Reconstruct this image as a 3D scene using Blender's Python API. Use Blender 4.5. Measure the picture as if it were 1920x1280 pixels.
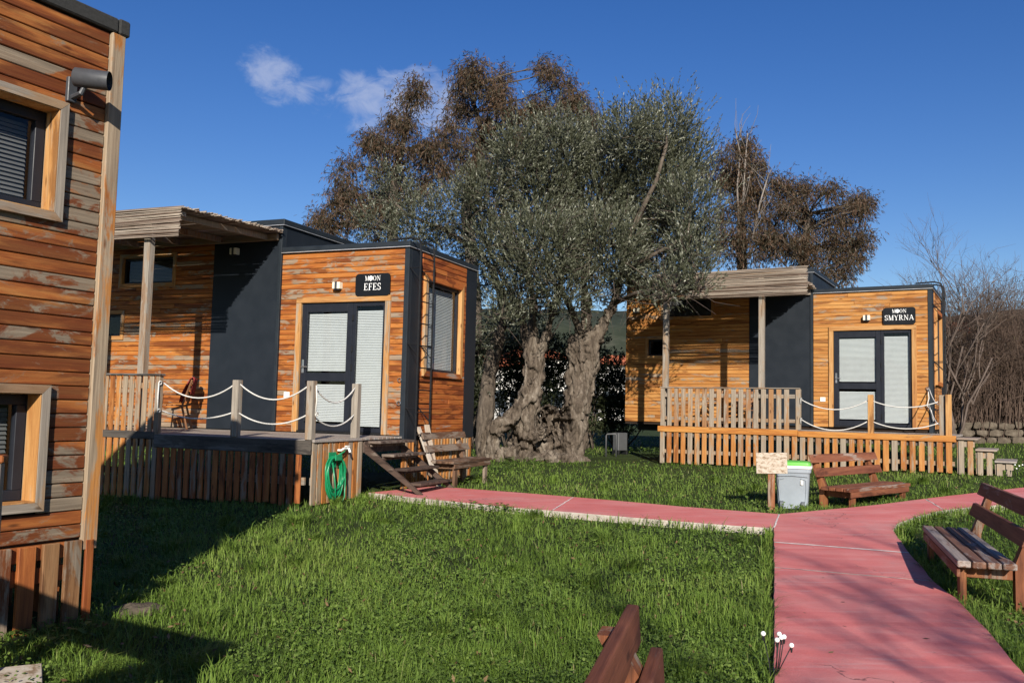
import bpy, bmesh, math, random
import numpy as np
from mathutils import Vector, Matrix, noise as mnoise
random.seed(7); rng = np.random.default_rng(11)
for o in list(bpy.data.objects): bpy.data.objects.remove(o)
scene = bpy.context.scene
COL = scene.collection
# ------------------------------------------------------------------ camera
EYE, FPX, PITCH, ROLL = 1.33, 1670.0, .0756, .0235
cam = bpy.data.cameras.new('camera'); cam.lens = FPX/1920*36; cam.sensor_width = 36; cam.clip_start = .05; cam.clip_end = 9000
camo = bpy.data.objects.new('camera', cam); COL.objects.link(camo)
camo.matrix_world = Matrix.Translation((0, 0, EYE)) @ Matrix.Rotation(math.pi/2+PITCH, 4, 'X') @ Matrix.Rotation(ROLL, 4, 'Z')
scene.camera = camo
# ------------------------------------------------------------------ light
SUN_EL = math.radians(23.5)
SUN_H = Vector((.045, -1)).normalized()            # horizontal direction towards the sun
w = bpy.data.worlds.new('World'); scene.world = w; w.use_nodes = True
wn = w.node_tree; wn.nodes.clear()
def W(t, **k):
    n = wn.nodes.new(t)
    for a, b in k.items(): setattr(n, a, b)
    return n
sky = W('ShaderNodeTexSky', sky_type='NISHITA', sun_disc=False)
sky.sun_elevation = SUN_EL; sky.sun_rotation = math.atan2(SUN_H.x, SUN_H.y)
sky.air_density = 1.0; sky.dust_density = .2; sky.ozone_density = 2.6; sky.altitude = 30
bg = W('ShaderNodeBackground'); bg.inputs[1].default_value = .07
wo = W('ShaderNodeOutputWorld')
def wmath(op, a, b=None, c=None):
    n = W('ShaderNodeMath', operation=op)
    for i, v in enumerate((a, b, c)):
        if v is None: continue
        if isinstance(v, (int, float)): n.inputs[i].default_value = v
        else: wn.links.new(v, n.inputs[i])
    return n.outputs[0]
def px_ray(px, py):
    x, y = px-960, py-640
    c, s = math.cos(-ROLL), math.sin(-ROLL); x, y = x*c-y*s, x*s+y*c
    d = (x/FPX, 1, -y/FPX); c, s = math.cos(PITCH), math.sin(PITCH)
    return Vector((d[0], d[1]*c-d[2]*s, d[1]*s+d[2]*c))
tcw = W('ShaderNodeTexCoord'); sepw = W('ShaderNodeSeparateXYZ'); wn.links.new(tcw.outputs['Generated'], sepw.inputs[0])
sx, sy, sz = sepw.outputs
az = wmath('ARCTAN2', sx, sy)
el = wmath('ARCSINE', sz)
mpw = W('ShaderNodeMapping'); mpw.inputs['Scale'].default_value = (30, 30, 46); wn.links.new(tcw.outputs['Generated'], mpw.inputs[0])
nzw = W('ShaderNodeTexNoise'); nzw.inputs['Scale'].default_value = 1; nzw.inputs['Detail'].default_value = 10; nzw.inputs['Roughness'].default_value = .62; nzw.inputs['Distortion'].default_value = .5
wn.links.new(mpw.outputs[0], nzw.inputs['Vector'])
nfac = wmath('SUBTRACT', nzw.outputs[0], .5)
mask = None
for (cx, cy, rx, ry, st) in ((508, 130, 56, 42, .8), (535, 168, 54, 34, .55), (690, 185, 95, 46, .9), (780, 190, 125, 58, 1.0), (600, 158, 95, 17, .55), (540, 182, 40, 16, .4), (800, 160, 80, 26, .6), (720, 215, 120, 36, .5)):
    r = px_ray(cx, cy).normalized(); a0, e0 = math.atan2(r.x, r.y), math.asin(r.z)
    du = wmath('DIVIDE', wmath('SUBTRACT', az, a0), rx/FPX); dv = wmath('DIVIDE', wmath('SUBTRACT', el, e0), ry/FPX)
    d2 = wmath('ADD', wmath('MULTIPLY', du, du), wmath('MULTIPLY', dv, dv))
    v = wmath('MULTIPLY', wmath('SUBTRACT', 1.0, d2), st)
    mask = v if mask is None else wmath('MAXIMUM', mask, v)
mask = wmath('MAXIMUM', mask, -1.0)
cl = wmath('ADD', mask, wmath('MULTIPLY', nfac, 2.6))
mr = W('ShaderNodeMapRange', interpolation_type='SMOOTHSTEP'); wn.links.new(cl, mr.inputs[0])
mr.inputs[1].default_value = -0.08; mr.inputs[2].default_value = 1.05; mr.inputs[3].default_value = 0; mr.inputs[4].default_value = .62
mixw = W('ShaderNodeMixRGB'); wn.links.new(mr.outputs[0], mixw.inputs[0]); hsv = W('ShaderNodeHueSaturation'); hsv.inputs['Hue'].default_value = .518; hsv.inputs['Saturation'].default_value = 1.33; wn.links.new(sky.outputs[0], hsv.inputs['Color']); wn.links.new(hsv.outputs[0], mixw.inputs[1])
mixw.inputs[2].default_value = (4.6, 5.2, 7.0, 1)
wn.links.new(mixw.outputs[0], bg.inputs[0]); wn.links.new(bg.outputs[0], wo.inputs[0])
sun = bpy.data.lights.new('sun', 'SUN'); sun.energy = 5.0; sun.angle = math.radians(.5); sun.color = (1, .93, .82)
suno = bpy.data.objects.new('sun', sun); COL.objects.link(suno)
sdir = Vector((SUN_H.x*math.cos(SUN_EL), SUN_H.y*math.cos(SUN_EL), math.sin(SUN_EL)))
suno.rotation_euler = sdir.to_track_quat('Z', 'Y').to_euler(); suno.location = (0, -12, 14)
scene.render.engine = 'CYCLES'
vs = scene.view_settings
vs.view_transform = 'Standard'; vs.look = 'None'; vs.gamma = 1; vs.use_curve_mapping = False; vs.exposure = 0.6

# ------------------------------------------------------------------ helpers
def G(x, y):                                        # height of the lawn
    t = min(max((y-5)/8, 0), 1); t = t*t*(3-2*t)
    return t*(.0258*min(max(x, -30), 30)+.012*min(max(y-6, 0), 40))
def Gv(x, y):
    t = np.clip((y-5)/8, 0, 1); t = t*t*(3-2*t)
    return t*(.0258*np.clip(x, -30, 30)+.012*np.clip(y-6, 0, 40))
def at(px, py, D):                                  # point at depth D
    r = px_ray(px, py); return Vector((r.x*D/r.y, D, EYE+r.z*D/r.y))
def gp(px, py, h=0):                                # point on the lawn
    r = px_ray(px, py); D = 5.0
    for _ in range(80): D = .5*D+.5*(G(r.x*D, r.y*D)+h-EYE)/r.z
    return Vector((r.x*D, r.y*D, EYE+r.z*D))
def pset(o, label=None, cat=None, group=None, kind=None):
    for k, v in (('label', label), ('category', cat), ('group', group), ('kind', kind)):
        if v: o[k] = v
    return o
def thing(name, label, cat, loc=(0, 0, 0), rz=0, group=None):
    o = bpy.data.objects.new(name, None); COL.objects.link(o); o.location = loc; o.rotation_euler = (0, 0, rz)
    o.empty_display_size = .2
    return pset(o, label, cat, group)
class MB:
    def __init__(s): s.v = []; s.f = []; s.sm = False
    def poly(s, vs, fs):
        n = len(s.v); s.v += [tuple(p) for p in vs]; s.f += [tuple(i+n for i in f) for f in fs]; return s
    def box(s, x0, x1, y0, y1, z0, z1, c=0, M=None):
        if c <= 0:
            vs = [(x, y, z) for x in (x0, x1) for y in (y0, y1) for z in (z0, z1)]
            fs = [(0, 1, 3, 2), (4, 6, 7, 5), (0, 4, 5, 1), (2, 3, 7, 6), (0, 2, 6, 4), (1, 5, 7, 3)]
        else:
            c = min(c, (x1-x0)*.4, (y1-y0)*.4, (z1-z0)*.4)
            X = (x0, x1); Y = (y0, y1); Z = (z0, z1); vs = []; id = {}
            sg = (1, -1)
            for i in (0, 1):
                for j in (0, 1):
                    for k in (0, 1):
                        for a in range(3):
                            p = [X[i]+sg[i]*c, Y[j]+sg[j]*c, Z[k]+sg[k]*c]; p[a] = (X, Y, Z)[a][(i, j, k)[a]]
                            id[i, j, k, a] = len(vs); vs.append(tuple(p))
            fs = []
            for a in range(3):
                b, d = (a+1) % 3, (a+2) % 3
                for q in (0, 1):
                    def key(bb, dd):
                        t = [0, 0, 0]; t[a] = q; t[b] = bb; t[d] = dd; return id[t[0], t[1], t[2], a]
                    f = [key(0, 0), key(1, 0), key(1, 1), key(0, 1)]; fs.append(tuple(f if q else f[::-1]))
            for a in range(3):                       # edges along a
                b, d = (a+1) % 3, (a+2) % 3
                for bb in (0, 1):
                    for dd in (0, 1):
                        def key(aa, face):
                            t = [0, 0, 0]; t[a] = aa; t[b] = bb; t[d] = dd; return id[t[0], t[1], t[2], face]
                        f = [key(0, b), key(1, b), key(1, d), key(0, d)]
                        fs.append(tuple(f if bb == dd else f[::-1]))
            for i in (0, 1):
                for j in (0, 1):
                    for k in (0, 1):
                        f = [id[i, j, k, 0], id[i, j, k, 1], id[i, j, k, 2]]
                        fs.append(tuple(f if (i+j+k) % 2 else f[::-1]))
        if M is not None: vs = [tuple(M @ Vector(p)) for p in vs]
        return s.poly(vs, fs)
    def tube(s, pts, rad, n=8, cap=True):
        pts = [Vector(p) for p in pts]; m = len(pts)
        if not hasattr(rad, '__len__'): rad = [rad]*m
        vs = []; fs = []; up = None
        for i, p in enumerate(pts):
            t = (pts[min(i+1, m-1)]-pts[max(i-1, 0)])
            t = t.normalized() if t.length > 1e-9 else Vector((0, 0, 1))
            if up is None: up = t.orthogonal().normalized()
            else:
                up = up-t*up.dot(t); up = up.normalized() if up.length > 1e-6 else t.orthogonal().normalized()
            b = t.cross(up)
            for k in range(n):
                a = 2*math.pi*k/n; vs.append(p+(up*math.cos(a)+b*math.sin(a))*rad[i])
        for i in range(m-1):
            for k in range(n):
                fs.append((i*n+k, i*n+(k+1) % n, (i+1)*n+(k+1) % n, (i+1)*n+k))
        if cap: fs += [tuple(range(n))[::-1], tuple(range((m-1)*n, m*n))]
        return s.poly(vs, fs)
    def prism(s, outline, z0, z1):                   # outline of (x,y) counter-clockwise
        n = len(outline); vs = [(x, y, z0) for x, y in outline]+[(x, y, z1) for x, y in outline]
        fs = [tuple(range(n))[::-1], tuple(range(n, 2*n))]+[(i, (i+1) % n, n+(i+1) % n, n+i) for i in range(n)]
        return s.poly(vs, fs)
    def build(s, name, mat, parent=None, smooth=False, M=None):
        me = bpy.data.meshes.new(name); vs = s.v
        if M is not None: vs = [tuple(M @ Vector(p)) for p in vs]
        me.from_pydata(vs, [], s.f); me.update()
        if smooth: me.shade_smooth()
        me.materials.append(mat)
        o = bpy.data.objects.new(name, me); COL.objects.link(o)
        if parent is not None: o.parent = parent
        return o
def npmesh(name, V, F, mat, parent=None, rnd=None):  # F: (n,3) or (n,4) array
    me = bpy.data.meshes.new(name); k = F.shape[1]
    me.vertices.add(len(V)); me.vertices.foreach_set('co', np.ascontiguousarray(V, dtype=np.float32).ravel())
    me.loops.add(F.size); me.loops.foreach_set('vertex_index', F.ravel().astype(np.int32))
    me.polygons.add(len(F)); me.polygons.foreach_set('loop_start', np.arange(0, F.size, k, dtype=np.int32))
    me.update(calc_edges=True); me.validate()
    if rnd is not None:
        a = me.attributes.new('rnd', 'FLOAT', 'POINT'); a.data.foreach_set('value', rnd.astype(np.float32))
    me.materials.append(mat)
    o = bpy.data.objects.new(name, me); COL.objects.link(o)
    if parent is not None: o.parent = parent
    return o
# ------------------------------------------------------------------ materials
class NT:
    def __init__(s, name):
        s.m = bpy.data.materials.new(name); s.m.use_nodes = True; s.t = s.m.node_tree
        s.b = s.t.nodes['Principled BSDF']; s.out = s.t.nodes['Material Output']
    def n(s, t, **k):
        x = s.t.nodes.new(t)
        for a, b in k.items(): setattr(x, a, b)
        return x
    def l(s, a, b): s.t.links.new(a, b)
    def val(s, inp, v):
        if isinstance(v, bpy.types.NodeSocket): s.l(v, inp)
        elif isinstance(v, (tuple, list)) and len(v) == 3 and inp.type == 'RGBA': inp.default_value = (*v, 1)
        else: inp.default_value = v
    def math(s, op, a, b=0.0, clamp=False):
        x = s.n('ShaderNodeMath', operation=op, use_clamp=clamp); s.val(x.inputs[0], a); s.val(x.inputs[1], b); return x.outputs[0]
    def mix(s, f, a, b, blend='MIX'):
        x = s.n('ShaderNodeMixRGB', blend_type=blend); s.val(x.inputs[0], f); s.val(x.inputs[1], a); s.val(x.inputs[2], b); return x.outputs[0]
    def obj(s): return s.n('ShaderNodeTexCoord').outputs['Object']
    def rand(s): return s.n('ShaderNodeObjectInfo').outputs['Random']
    def vec(s, v, scale, off=None):
        m = s.n('ShaderNodeMapping'); m.inputs['Scale'].default_value = scale; s.val(m.inputs[0], v)
        if off is not None:
            c = s.n('ShaderNodeCombineXYZ')
            for i, k in enumerate((37.1, 91.7, 53.3)): s.val(c.inputs[i], s.math('MULTIPLY', off, k))
            s.l(c.outputs[0], m.inputs['Location'])
        return m.outputs[0]
    def noise(s, v, scale=1, detail=5, rough=.6, dist=0):
        x = s.n('ShaderNodeTexNoise'); s.val(x.inputs['Vector'], v); x.inputs['Scale'].default_value = scale
        x.inputs['Detail'].default_value = detail; x.inputs['Roughness'].default_value = rough; x.inputs['Distortion'].default_value = dist
        return x.outputs[0]
    def ramp(s, f, stops):
        x = s.n('ShaderNodeValToRGB'); s.l(f, x.inputs[0]); e = x.color_ramp.elements
        while len(e) < len(stops): e.new(.5)
        for i, (p, c) in enumerate(stops):
            e[i].position = p; e[i].color = (*c, 1) if isinstance(c, (tuple, list)) else (c, c, c, 1)
        return x.outputs[0]
    def step(s, f, a, b):
        x = s.n('ShaderNodeMapRange', interpolation_type='SMOOTHSTEP'); s.val(x.inputs[0], f); x.inputs[1].default_value = a; x.inputs[2].default_value = b; return x.outputs[0]
    def bump(s, h, st=.3, d=.01):
        x = s.n('ShaderNodeBump'); x.inputs['Strength'].default_value = st; x.inputs['Distance'].default_value = d; s.l(h, x.inputs['Height']); s.l(x.outputs[0], s.b.inputs['Normal'])
    def fin(s, col, rough=.6, metal=0, spec=None):
        s.val(s.b.inputs['Base Color'], col); s.val(s.b.inputs['Roughness'], rough); s.b.inputs['Metallic'].default_value = metal
        if spec is not None: s.b.inputs['Specular IOR Level'].default_value = spec
        return s.m
def wood(name, light, mid, dark, grey=(.30, .27, .235), amt=.3, axis=0, stain=.25, vary=.5, pf=1.3):
    t = NT(name); o = t.obj(); r = t.rand()
    def sc(along, across): v = [across]*3; v[axis] = along; return tuple(v)
    g = t.noise(t.vec(o, sc(1.1, 13), r), 1, 7, .68, .6)
    col = t.ramp(g, [(.30, dark), (.47, mid), (.68, light)])
    tint = t.ramp(t.math('FRACT', t.math('MULTIPLY', r, 7.31)), [(0, tuple(1-vary*.55*k for k in (.75, 1.05, 1.1))), (.5, (1, 1, 1)), (1, (1+.25*vary, 1+.35*vary, 1+.5*vary))])
    col = t.mix(1, col, tint, 'MULTIPLY')
    dk = t.step(t.noise(t.vec(o, sc(.9, 5), t.math('ADD', r, 3.3)), 1, 6, .62, .4), .62-stain*.35, .68-stain*.25)
    col = t.mix(t.math('MULTIPLY', dk, .75), col, tuple(k*.62 for k in dark))
    gm0 = t.noise(t.vec(o, sc(pf, 7), t.math('ADD', r, 9.1)), 1, 7, .7, .5)
    gm0 = t.math('ADD', gm0, t.math('MULTIPLY', t.math('SUBTRACT', t.math('FRACT', t.math('MULTIPLY', r, 13.7)), .5), .22))
    gm = t.step(gm0, .66-.32*amt, .76-.32*amt)
    gcol = t.ramp(t.noise(t.vec(o, sc(2, 60), r), 1, 4, .6), [(.3, tuple(k*.62 for k in grey)), (.7, tuple(k*1.25 for k in grey))])
    col = t.mix(t.math('MULTIPLY', gm, .88), col, gcol)
    vo = t.n('ShaderNodeTexVoronoi'); vo.inputs['Scale'].default_value = 1; t.l(t.vec(o, sc(2.3, 8), r), vo.inputs['Vector'])
    kn = t.step(vo.outputs['Distance'], .13, .05)
    col = t.mix(t.math('MULTIPLY', kn, .8), col, tuple(k*.35 for k in dark))
    fg = t.noise(t.vec(o, sc(4, 170), r), 1, 3, .6)
    col = t.mix(.55, col, t.ramp(fg, [(.25, .55), (.6, 1.12)]), 'MULTIPLY')
    t.bump(t.math('ADD', fg, t.math('MULTIPLY', g, .6)), .35, .004)
    return t.fin(col, .68, 0, .3)
OR = dict(light=(.42, .175, .040), mid=(.335, .105, .018), dark=(.17, .038, .008))
M = {}
M['wood_near'] = wood('weathered_cabin_boards', (.34, .150, .042), (.27, .085, .020), (.13, .028, .008), (.20, .165, .120), .52, 0, .62, .35, 3.4)
M['wood_efes'] = wood('orange_cabin_boards', **OR, grey=(.26, .205, .145), amt=.42, axis=0, stain=.35, vary=.3, pf=2.6)
M['wood_efes_side'] = wood('orange_side_boards', (.42, .150, .034), (.33, .088, .018), (.17, .034, .009), amt=.05, axis=1, stain=.3, vary=.4)
M['wood_smyrna'] = wood('honey_cabin_boards', (.46, .240, .075), (.39, .168, .040), (.24, .075, .016), (.27, .22, .165), .24, 0, .2, .35, 2.0)
M['wood_smyrna_side'] = wood('honey_side_boards', (.55, .28, .09), (.42, .17, .045), (.24, .075, .018), amt=.1, axis=1)
M['pine'] = wood('pine_frame', (.47, .28, .115), (.39, .19, .06), (.26, .105, .03), (.30, .25, .19), .3, 2, .1, .3)
M['pine_h'] = wood('pine_frame_across', (.47, .28, .115), (.39, .19, .06), (.26, .105, .03), (.30, .25, .19), .3, 0, .1, .3)
M['pine_grey'] = wood('greyed_frame', (.30, .22, .145), (.26, .17, .10), (.18, .10, .05), (.245, .215, .18), .7, 2, .1, .3)
M['pine_grey_h'] = wood('greyed_frame_across', (.30, .22, .145), (.26, .17, .10), (.18, .10, .05), (.245, .215, .18), .7, 0, .1, .3)
M['slat'] = wood('stained_slats', (.36, .135, .036), (.27, .080, .020), (.14, .034, .010), (.24, .19, .14), .22, 2, .3, .4)
M['slat_old'] = wood('old_slats', (.27, .15, .07), (.21, .105, .045), (.12, .045, .016), (.20, .165, .125), .6, 2, .3, .4)
M['slat_light'] = wood('pale_slats', (.36, .215, .105), (.31, .165, .072), (.20, .085, .03), (.29, .245, .19), .84, 2, .1, .5)
M['slat_mix'] = wood('sunburnt_slats', (.42, .205, .062), (.35, .135, .032), (.22, .068, .015), (.28, .23, .165), .54, 2, .15, .5)
M['beam_dark'] = wood('dark_beam', (.10, .085, .07), (.07, .06, .05), (.035, .03, .027), (.14, .13, .12), .5, 0, .2, .3)
M['beam_orange'] = wood('orange_beam', (.46, .225, .06), (.40, .155, .03), (.24, .07, .016), (.29, .24, .17), .3, 0, .1, .3)
M['deck'] = wood('greyed_deck', (.36, .29, .23), (.28, .21, .16), (.18, .12, .08), (.33, .30, .27), .8, 0, .1, .4)
M['post'] = wood('weathered_post', (.32, .245, .17), (.27, .19, .12), (.18, .11, .065), (.27, .24, .20), .7, 2, .1, .3)
M['bench'] = wood('brown_bench_boards', (.235, .092, .045), (.165, .057, .028), (.09, .028, .014), (.28, .22, .18), .25, 0, .2, .3)
M['bench_leg'] = wood('brown_bench_legs', (.28, .115, .045), (.19, .065, .025), (.09, .028, .012), (.26, .2, .15), .2, 2, .2, .3)
M['bench_seat'] = wood('worn_bench_seat', (.24, .13, .085), (.18, .085, .05), (.10, .04, .022), (.32, .27, .24), .72, 0, .15, .3)
M['bench_old'] = wood('old_bench_boards', (.17, .10, .06), (.12, .065, .038), (.06, .03, .018), (.23, .18, .14), .55, 0, .2, .3)
M['bench_old_leg'] = wood('old_bench_legs', (.17, .10, .06), (.12, .065, .038), (.06, .03, .018), (.23, .18, .14), .5, 2, .2, .3)
M['step'] = wood('dark_steps', (.11, .075, .055), (.075, .05, .038), (.035, .022, .017), (.20, .16, .13), .35, 0, .2, .3)
M['plank'] = wood('pale_plank', (.44, .37, .29), (.38, .30, .22), (.28, .19, .13), (.44, .40, .35), .7, 2, .05, .2)
M['chair'] = wood('chair_wood', (.26, .13, .06), (.19, .085, .035), (.10, .04, .018), amt=.1, axis=2)
def plain(name, col, rough=.5, metal=0, spec=.5, var=.12, scale=8, bump=0):
    t = NT(name); nz = t.noise(t.obj(), scale, 5, .6)
    c = t.mix(1, col, t.ramp(nz, [(.3, 1-var), (.7, 1+var)]), 'MULTIPLY')
    if bump: t.bump(t.noise(t.obj(), scale*6, 4, .6), bump, .01)
    return t.fin(c, t.ramp(nz, [(.3, max(rough-.08, 0.02)), (.7, min(rough+.08, 1))]), metal, spec)
M['metal'] = plain('anthracite_panel', (.0125, .0165, .0225), .5, 0, .22, .10, 3)
M['trim'] = plain('roof_trim', (.016, .021, .027), .5, 0, .25, .15, 4)
M['felt'] = plain('roof_felt', (.035, .035, .034), .9, 0, .2, .3, 60, .4)
M['core'] = plain('wall_core', (.03, .02, .015), .9, 0, .1)
M['alu'] = plain('aluminium_edge', (.55, .55, .55), .4, .6, .5, .1)
M['frame_dark'] = plain('dark_door_frame', (.0135, .0155, .022), .42, 0, .25, .08)
M['iron'] = plain('black_iron', (.012, .012, .013), .5, .2, .4, .2, 20)
M['blind'] = plain('white_blind', (.50, .52, .52), .6, 0, .3, .04)
M['blind_dark'] = plain('grey_blind', (.13, .13, .13), .6, 0, .3, .04)
M['interior'] = plain('room_dark', (.02, .018, .016), .9, 0, .1)
M['white'] = plain('white_plastic', (.72, .71, .66), .4, 0, .5, .05)
M['cream'] = plain('cream_plastic', (.70, .66, .52), .4, 0, .5, .05)
M['signblack'] = plain('sign_black', (.006, .006, .007), .32, 0, .4, .1)
M['signwhite'] = plain('sign_white', (.82, .82, .80), .5, 0, .4, .02)
M['lamp'] = plain('lamp_grey', (.045, .048, .055), .5, 0, .4, .08, 30)
M['lens'] = plain('lamp_lens', (.16, .17, .18), .15, 0, .6)
M['rope'] = plain('white_rope', (.58, .56, .52), .8, 0, .2, .2, 90, .4)
M['hose'] = plain('green_hose', (.008, .21, .085), .32, 0, .5, .12, 12)
M['steel'] = plain('steel', (.5, .5, .5), .3, .9, .5, .1)
M['bin'] = plain('bin_grey', (.27, .305, .34), .42, 0, .5, .05, 6)
M['bin_lid'] = plain('bin_lid_green', (.12, .42, .06), .42, 0, .5, .08, 6)
M['bin_dark'] = plain('bin_wheel', (.10, .11, .12), .6)
M['blanket'] = plain('red_blanket', (.26, .045, .04), .95, 0, .1, .6, 70, .5)
M['ac'] = plain('unit_painted_shade', (.07, .072, .075), .5, 0, .4, .1)  # dark colour stands in for shade that misses the unit and pipe
def glass():
    t = NT('window_glass'); t.t.nodes.remove(t.b)
    tr = t.n('ShaderNodeBsdfTransparent'); tr.inputs[0].default_value = (.93, .94, .94, 1)
    gl = t.n('ShaderNodeBsdfGlossy'); gl.inputs['Roughness'].default_value = .02
    fr = t.n('ShaderNodeFresnel'); fr.inputs[0].default_value = 1.5
    mx = t.n('ShaderNodeMixShader'); gm = t.n('ShaderNodeNewGeometry'); t.l(t.math('MULTIPLY', fr.outputs[0], t.math('SUBTRACT', 1.0, gm.outputs['Backfacing']), True), mx.inputs[0]); t.l(tr.outputs[0], mx.inputs[1]); t.l(gl.outputs[0], mx.inputs[2])
    t.l(mx.outputs[0], t.out.inputs[0]); return t.m
M['glass'] = glass()
def cane():
    t = NT('reed_cane'); o = t.obj()
    a = t.n('ShaderNodeAttribute', attribute_name='rnd').outputs['Fac']
    c = t.ramp(a, [(0, (.13, .085, .062)), (.5, (.235, .185, .145)), (1, (.36, .305, .245))])
    c = t.mix(.6, c, t.ramp(t.noise(t.vec(o, (6, 60, 60)), 1, 4, .6), [(.3, .6), (.7, 1.15)]), 'MULTIPLY')
    return t.fin(c, .6, 0, .3)
M['cane'] = cane()
def path_mats():
    t = NT('red_path_paint'); o = t.obj()
    n1 = t.noise(t.vec(o, (.9, 3.0, 1)), 1.3, 7, .62, .5); n2 = t.noise(o, 5, 6, .65)
    n3 = t.noise(t.vec(o, (2.2, 9, 1)), 1, 5, .6, .3)
    c = t.ramp(n1, [(.28, (.56, .140, .128)), (.5, (.64, .185, .172)), (.72, (.68, .265, .24))])
    c = t.mix(t.math('MULTIPLY', t.step(n3, .52, .75), .55), c, (.60, .335, .32))
    c = t.mix(t.math('MULTIPLY', t.step(n2, .60, .75), .5), c, (.58, .13, .10))
    big = t.noise(o, .8, 5, .6, .8)
    c = t.mix(t.math('MULTIPLY', t.step(big, .50, .72), .45), c, (.50, .30, .28))
    c = t.mix(t.math('MULTIPLY', t.step(t.noise(o, 2.3, 8, .75, .4), .60, .66), .55), c, (.38, .155, .145))
    c = t.mix(t.math('MULTIPLY', t.step(t.noise(o, 11, 8, .8), .66, .72), .7), c, (.56, .44, .40))
    vc = t.n('ShaderNodeTexVoronoi', feature='DISTANCE_TO_EDGE'); vc.inputs['Scale'].default_value = .55; wv = t.n('ShaderNodeVectorMath', operation='ADD'); t.l(o, wv.inputs[0])
    nv = t.n('ShaderNodeTexNoise'); nv.inputs['Scale'].default_value = 2.5; nv.inputs['Detail'].default_value = 6; t.l(o, nv.inputs['Vector']); t.l(nv.outputs['Color'], wv.inputs[1]); t.l(wv.outputs[0], vc.inputs['Vector'])
    c = t.mix(t.math('MULTIPLY', t.step(vc.outputs['Distance'], .006, .002), t.step(big, .50, .60)), c, (.24, .09, .082))
    c = t.mix(.6, c, t.ramp(t.noise(o, 120, 4, .7), [(.3, .78), (.7, 1.12)]), 'MULTIPLY')
    t.bump(t.noise(o, 60, 6, .7), .4, .008)
    a = t.fin(c, .62, 0, .3)
    t = NT('path_concrete'); o = t.obj()
    c = t.ramp(t.noise(o, 7, 6, .65), [(.3, (.26, .22, .18)), (.5, (.40, .355, .30)), (.7, (.47, .425, .365))])
    t.bump(t.noise(o, 40, 5, .6), .4, .01)
    return a, t.fin(c, .85, 0, .2)
M['path'], M['concrete'] = path_mats()
def soil():
    t = NT('soil'); o = t.obj()
    n = t.noise(o, 1.1, 7, .7)
    c = t.ramp(n, [(.3, (.022, .032, .010)), (.55, (.045, .065, .018)), (.75, (.065, .07, .028))])
    c = t.mix(t.step(t.noise(o, .02, 4, .5), .45, .6), c, (.035, .05, .018))
    t.bump(t.noise(o, 14, 6, .7), .8, .05)
    return t.fin(c, .95, 0, .1)
M['soil'] = soil()
M['mortar'] = plain('pale_mortar', (.66, .60, .55), .9, 0, .2, .35, 14)
def leafmat(name, stops, trans=.25, rough=.55, spec=.25):
    t = NT(name); a = t.n('ShaderNodeAttribute', attribute_name='rnd').outputs['Fac']
    c = t.ramp(a, stops); t.fin(c, rough, 0, spec)
    tl = t.n('ShaderNodeBsdfTranslucent'); t.l(c, tl.inputs[0])
    mx = t.n('ShaderNodeMixShader'); mx.inputs[0].default_value = trans
    t.l(t.b.outputs[0], mx.inputs[1]); t.l(tl.outputs[0], mx.inputs[2]); t.l(mx.outputs[0], t.out.inputs[0]); return t.m
M['grass'] = leafmat('grass_blades', [(0, (.062, .115, .015)), (.45, (.140, .222, .034)), (.8, (.225, .300, .064)), (.95, (.21, .25, .075)), (1, (.30, .27, .13))], .32)
M['weed'] = leafmat('weed_leaves', [(0, (.062, .108, .018)), (.6, (.115, .180, .034)), (1, (.18, .25, .058))], .3)
M['olive_leaf'] = leafmat('olive_leaves', [(0, (.036, .040, .022)), (.5, (.068, .074, .044)), (.8, (.135, .140, .095)), (1, (.31, .32, .25))], .10, .45, .4)
M['euc_leaf'] = leafmat('brown_leaves', [(0, (.030, .030, .016)), (.4, (.066, .048, .027)), (.75, (.118, .064, .038)), (1, (.16, .105, .068))], .2, .5, .3)
M['shrub_leaf'] = leafmat('shrub_leaves', [(0, (.022, .028, .012)), (.6, (.045, .055, .024)), (1, (.08, .09, .04))], .15)
M['bramble_leaf'] = leafmat('bramble_leaves', [(0, (.05, .032, .022)), (.6, (.095, .060, .040)), (1, (.10, .09, .04))], .2)
M['litter'] = leafmat('dry_leaves', [(0, (.07, .04, .02)), (.6, (.16, .09, .045)), (1, (.26, .18, .09))], .1)
def bark(name, a, b, c, sc=6, st=.8):
    t = NT(name); o = t.obj()
    n = t.noise(t.vec(o, (1, 1, .35)), sc, 8, .7, .8); f = t.noise(t.vec(o, (1, 1, .25)), sc*5, 5, .65)
    col = t.mix(.6, t.ramp(n, [(.3, a), (.5, b), (.72, c)]), t.ramp(f, [(.3, .55), (.7, 1.2)]), 'MULTIPLY')
    t.bump(t.math('ADD', n, t.math('MULTIPLY', f, .5)), st, .03); return t.fin(col, .9, 0, .15)
M['olive_bark'] = bark('olive_bark', (.026, .019, .014), (.105, .082, .062), (.27, .23, .185), 4.2, 1.0)
M['dark_bark'] = bark('dark_bark', (.04, .032, .026), (.10, .08, .062), (.17, .14, .11), 8)
M['twig'] = plain('grey_twig', (.115, .088, .074), .9, 0, .1, .3, 3)
M['pale_twig'] = plain('pale_twig', (.19, .165, .145), .9, 0, .1, .3, 3)
M['cane_brown'] = plain('bramble_canes', (.120, .084, .066), .9, 0, .1, .45, 1.5)
def stone():
    t = NT('wall_stone'); o = t.obj(); r = t.rand()
    c = t.ramp(t.noise(t.vec(o, (1, 1, 1), r), 5, 7, .7), [(.3, (.05, .04, .03)), (.55, (.115, .093, .070)), (.75, (.19, .16, .125))])
    t.bump(t.noise(o, 18, 6, .7), .7, .04); return t.fin(c, .95, 0, .1)
M['stone'] = stone()
M['plaster'] = plain('white_plaster', (.62, .60, .56), .9, 0, .1, .12, 1)
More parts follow.
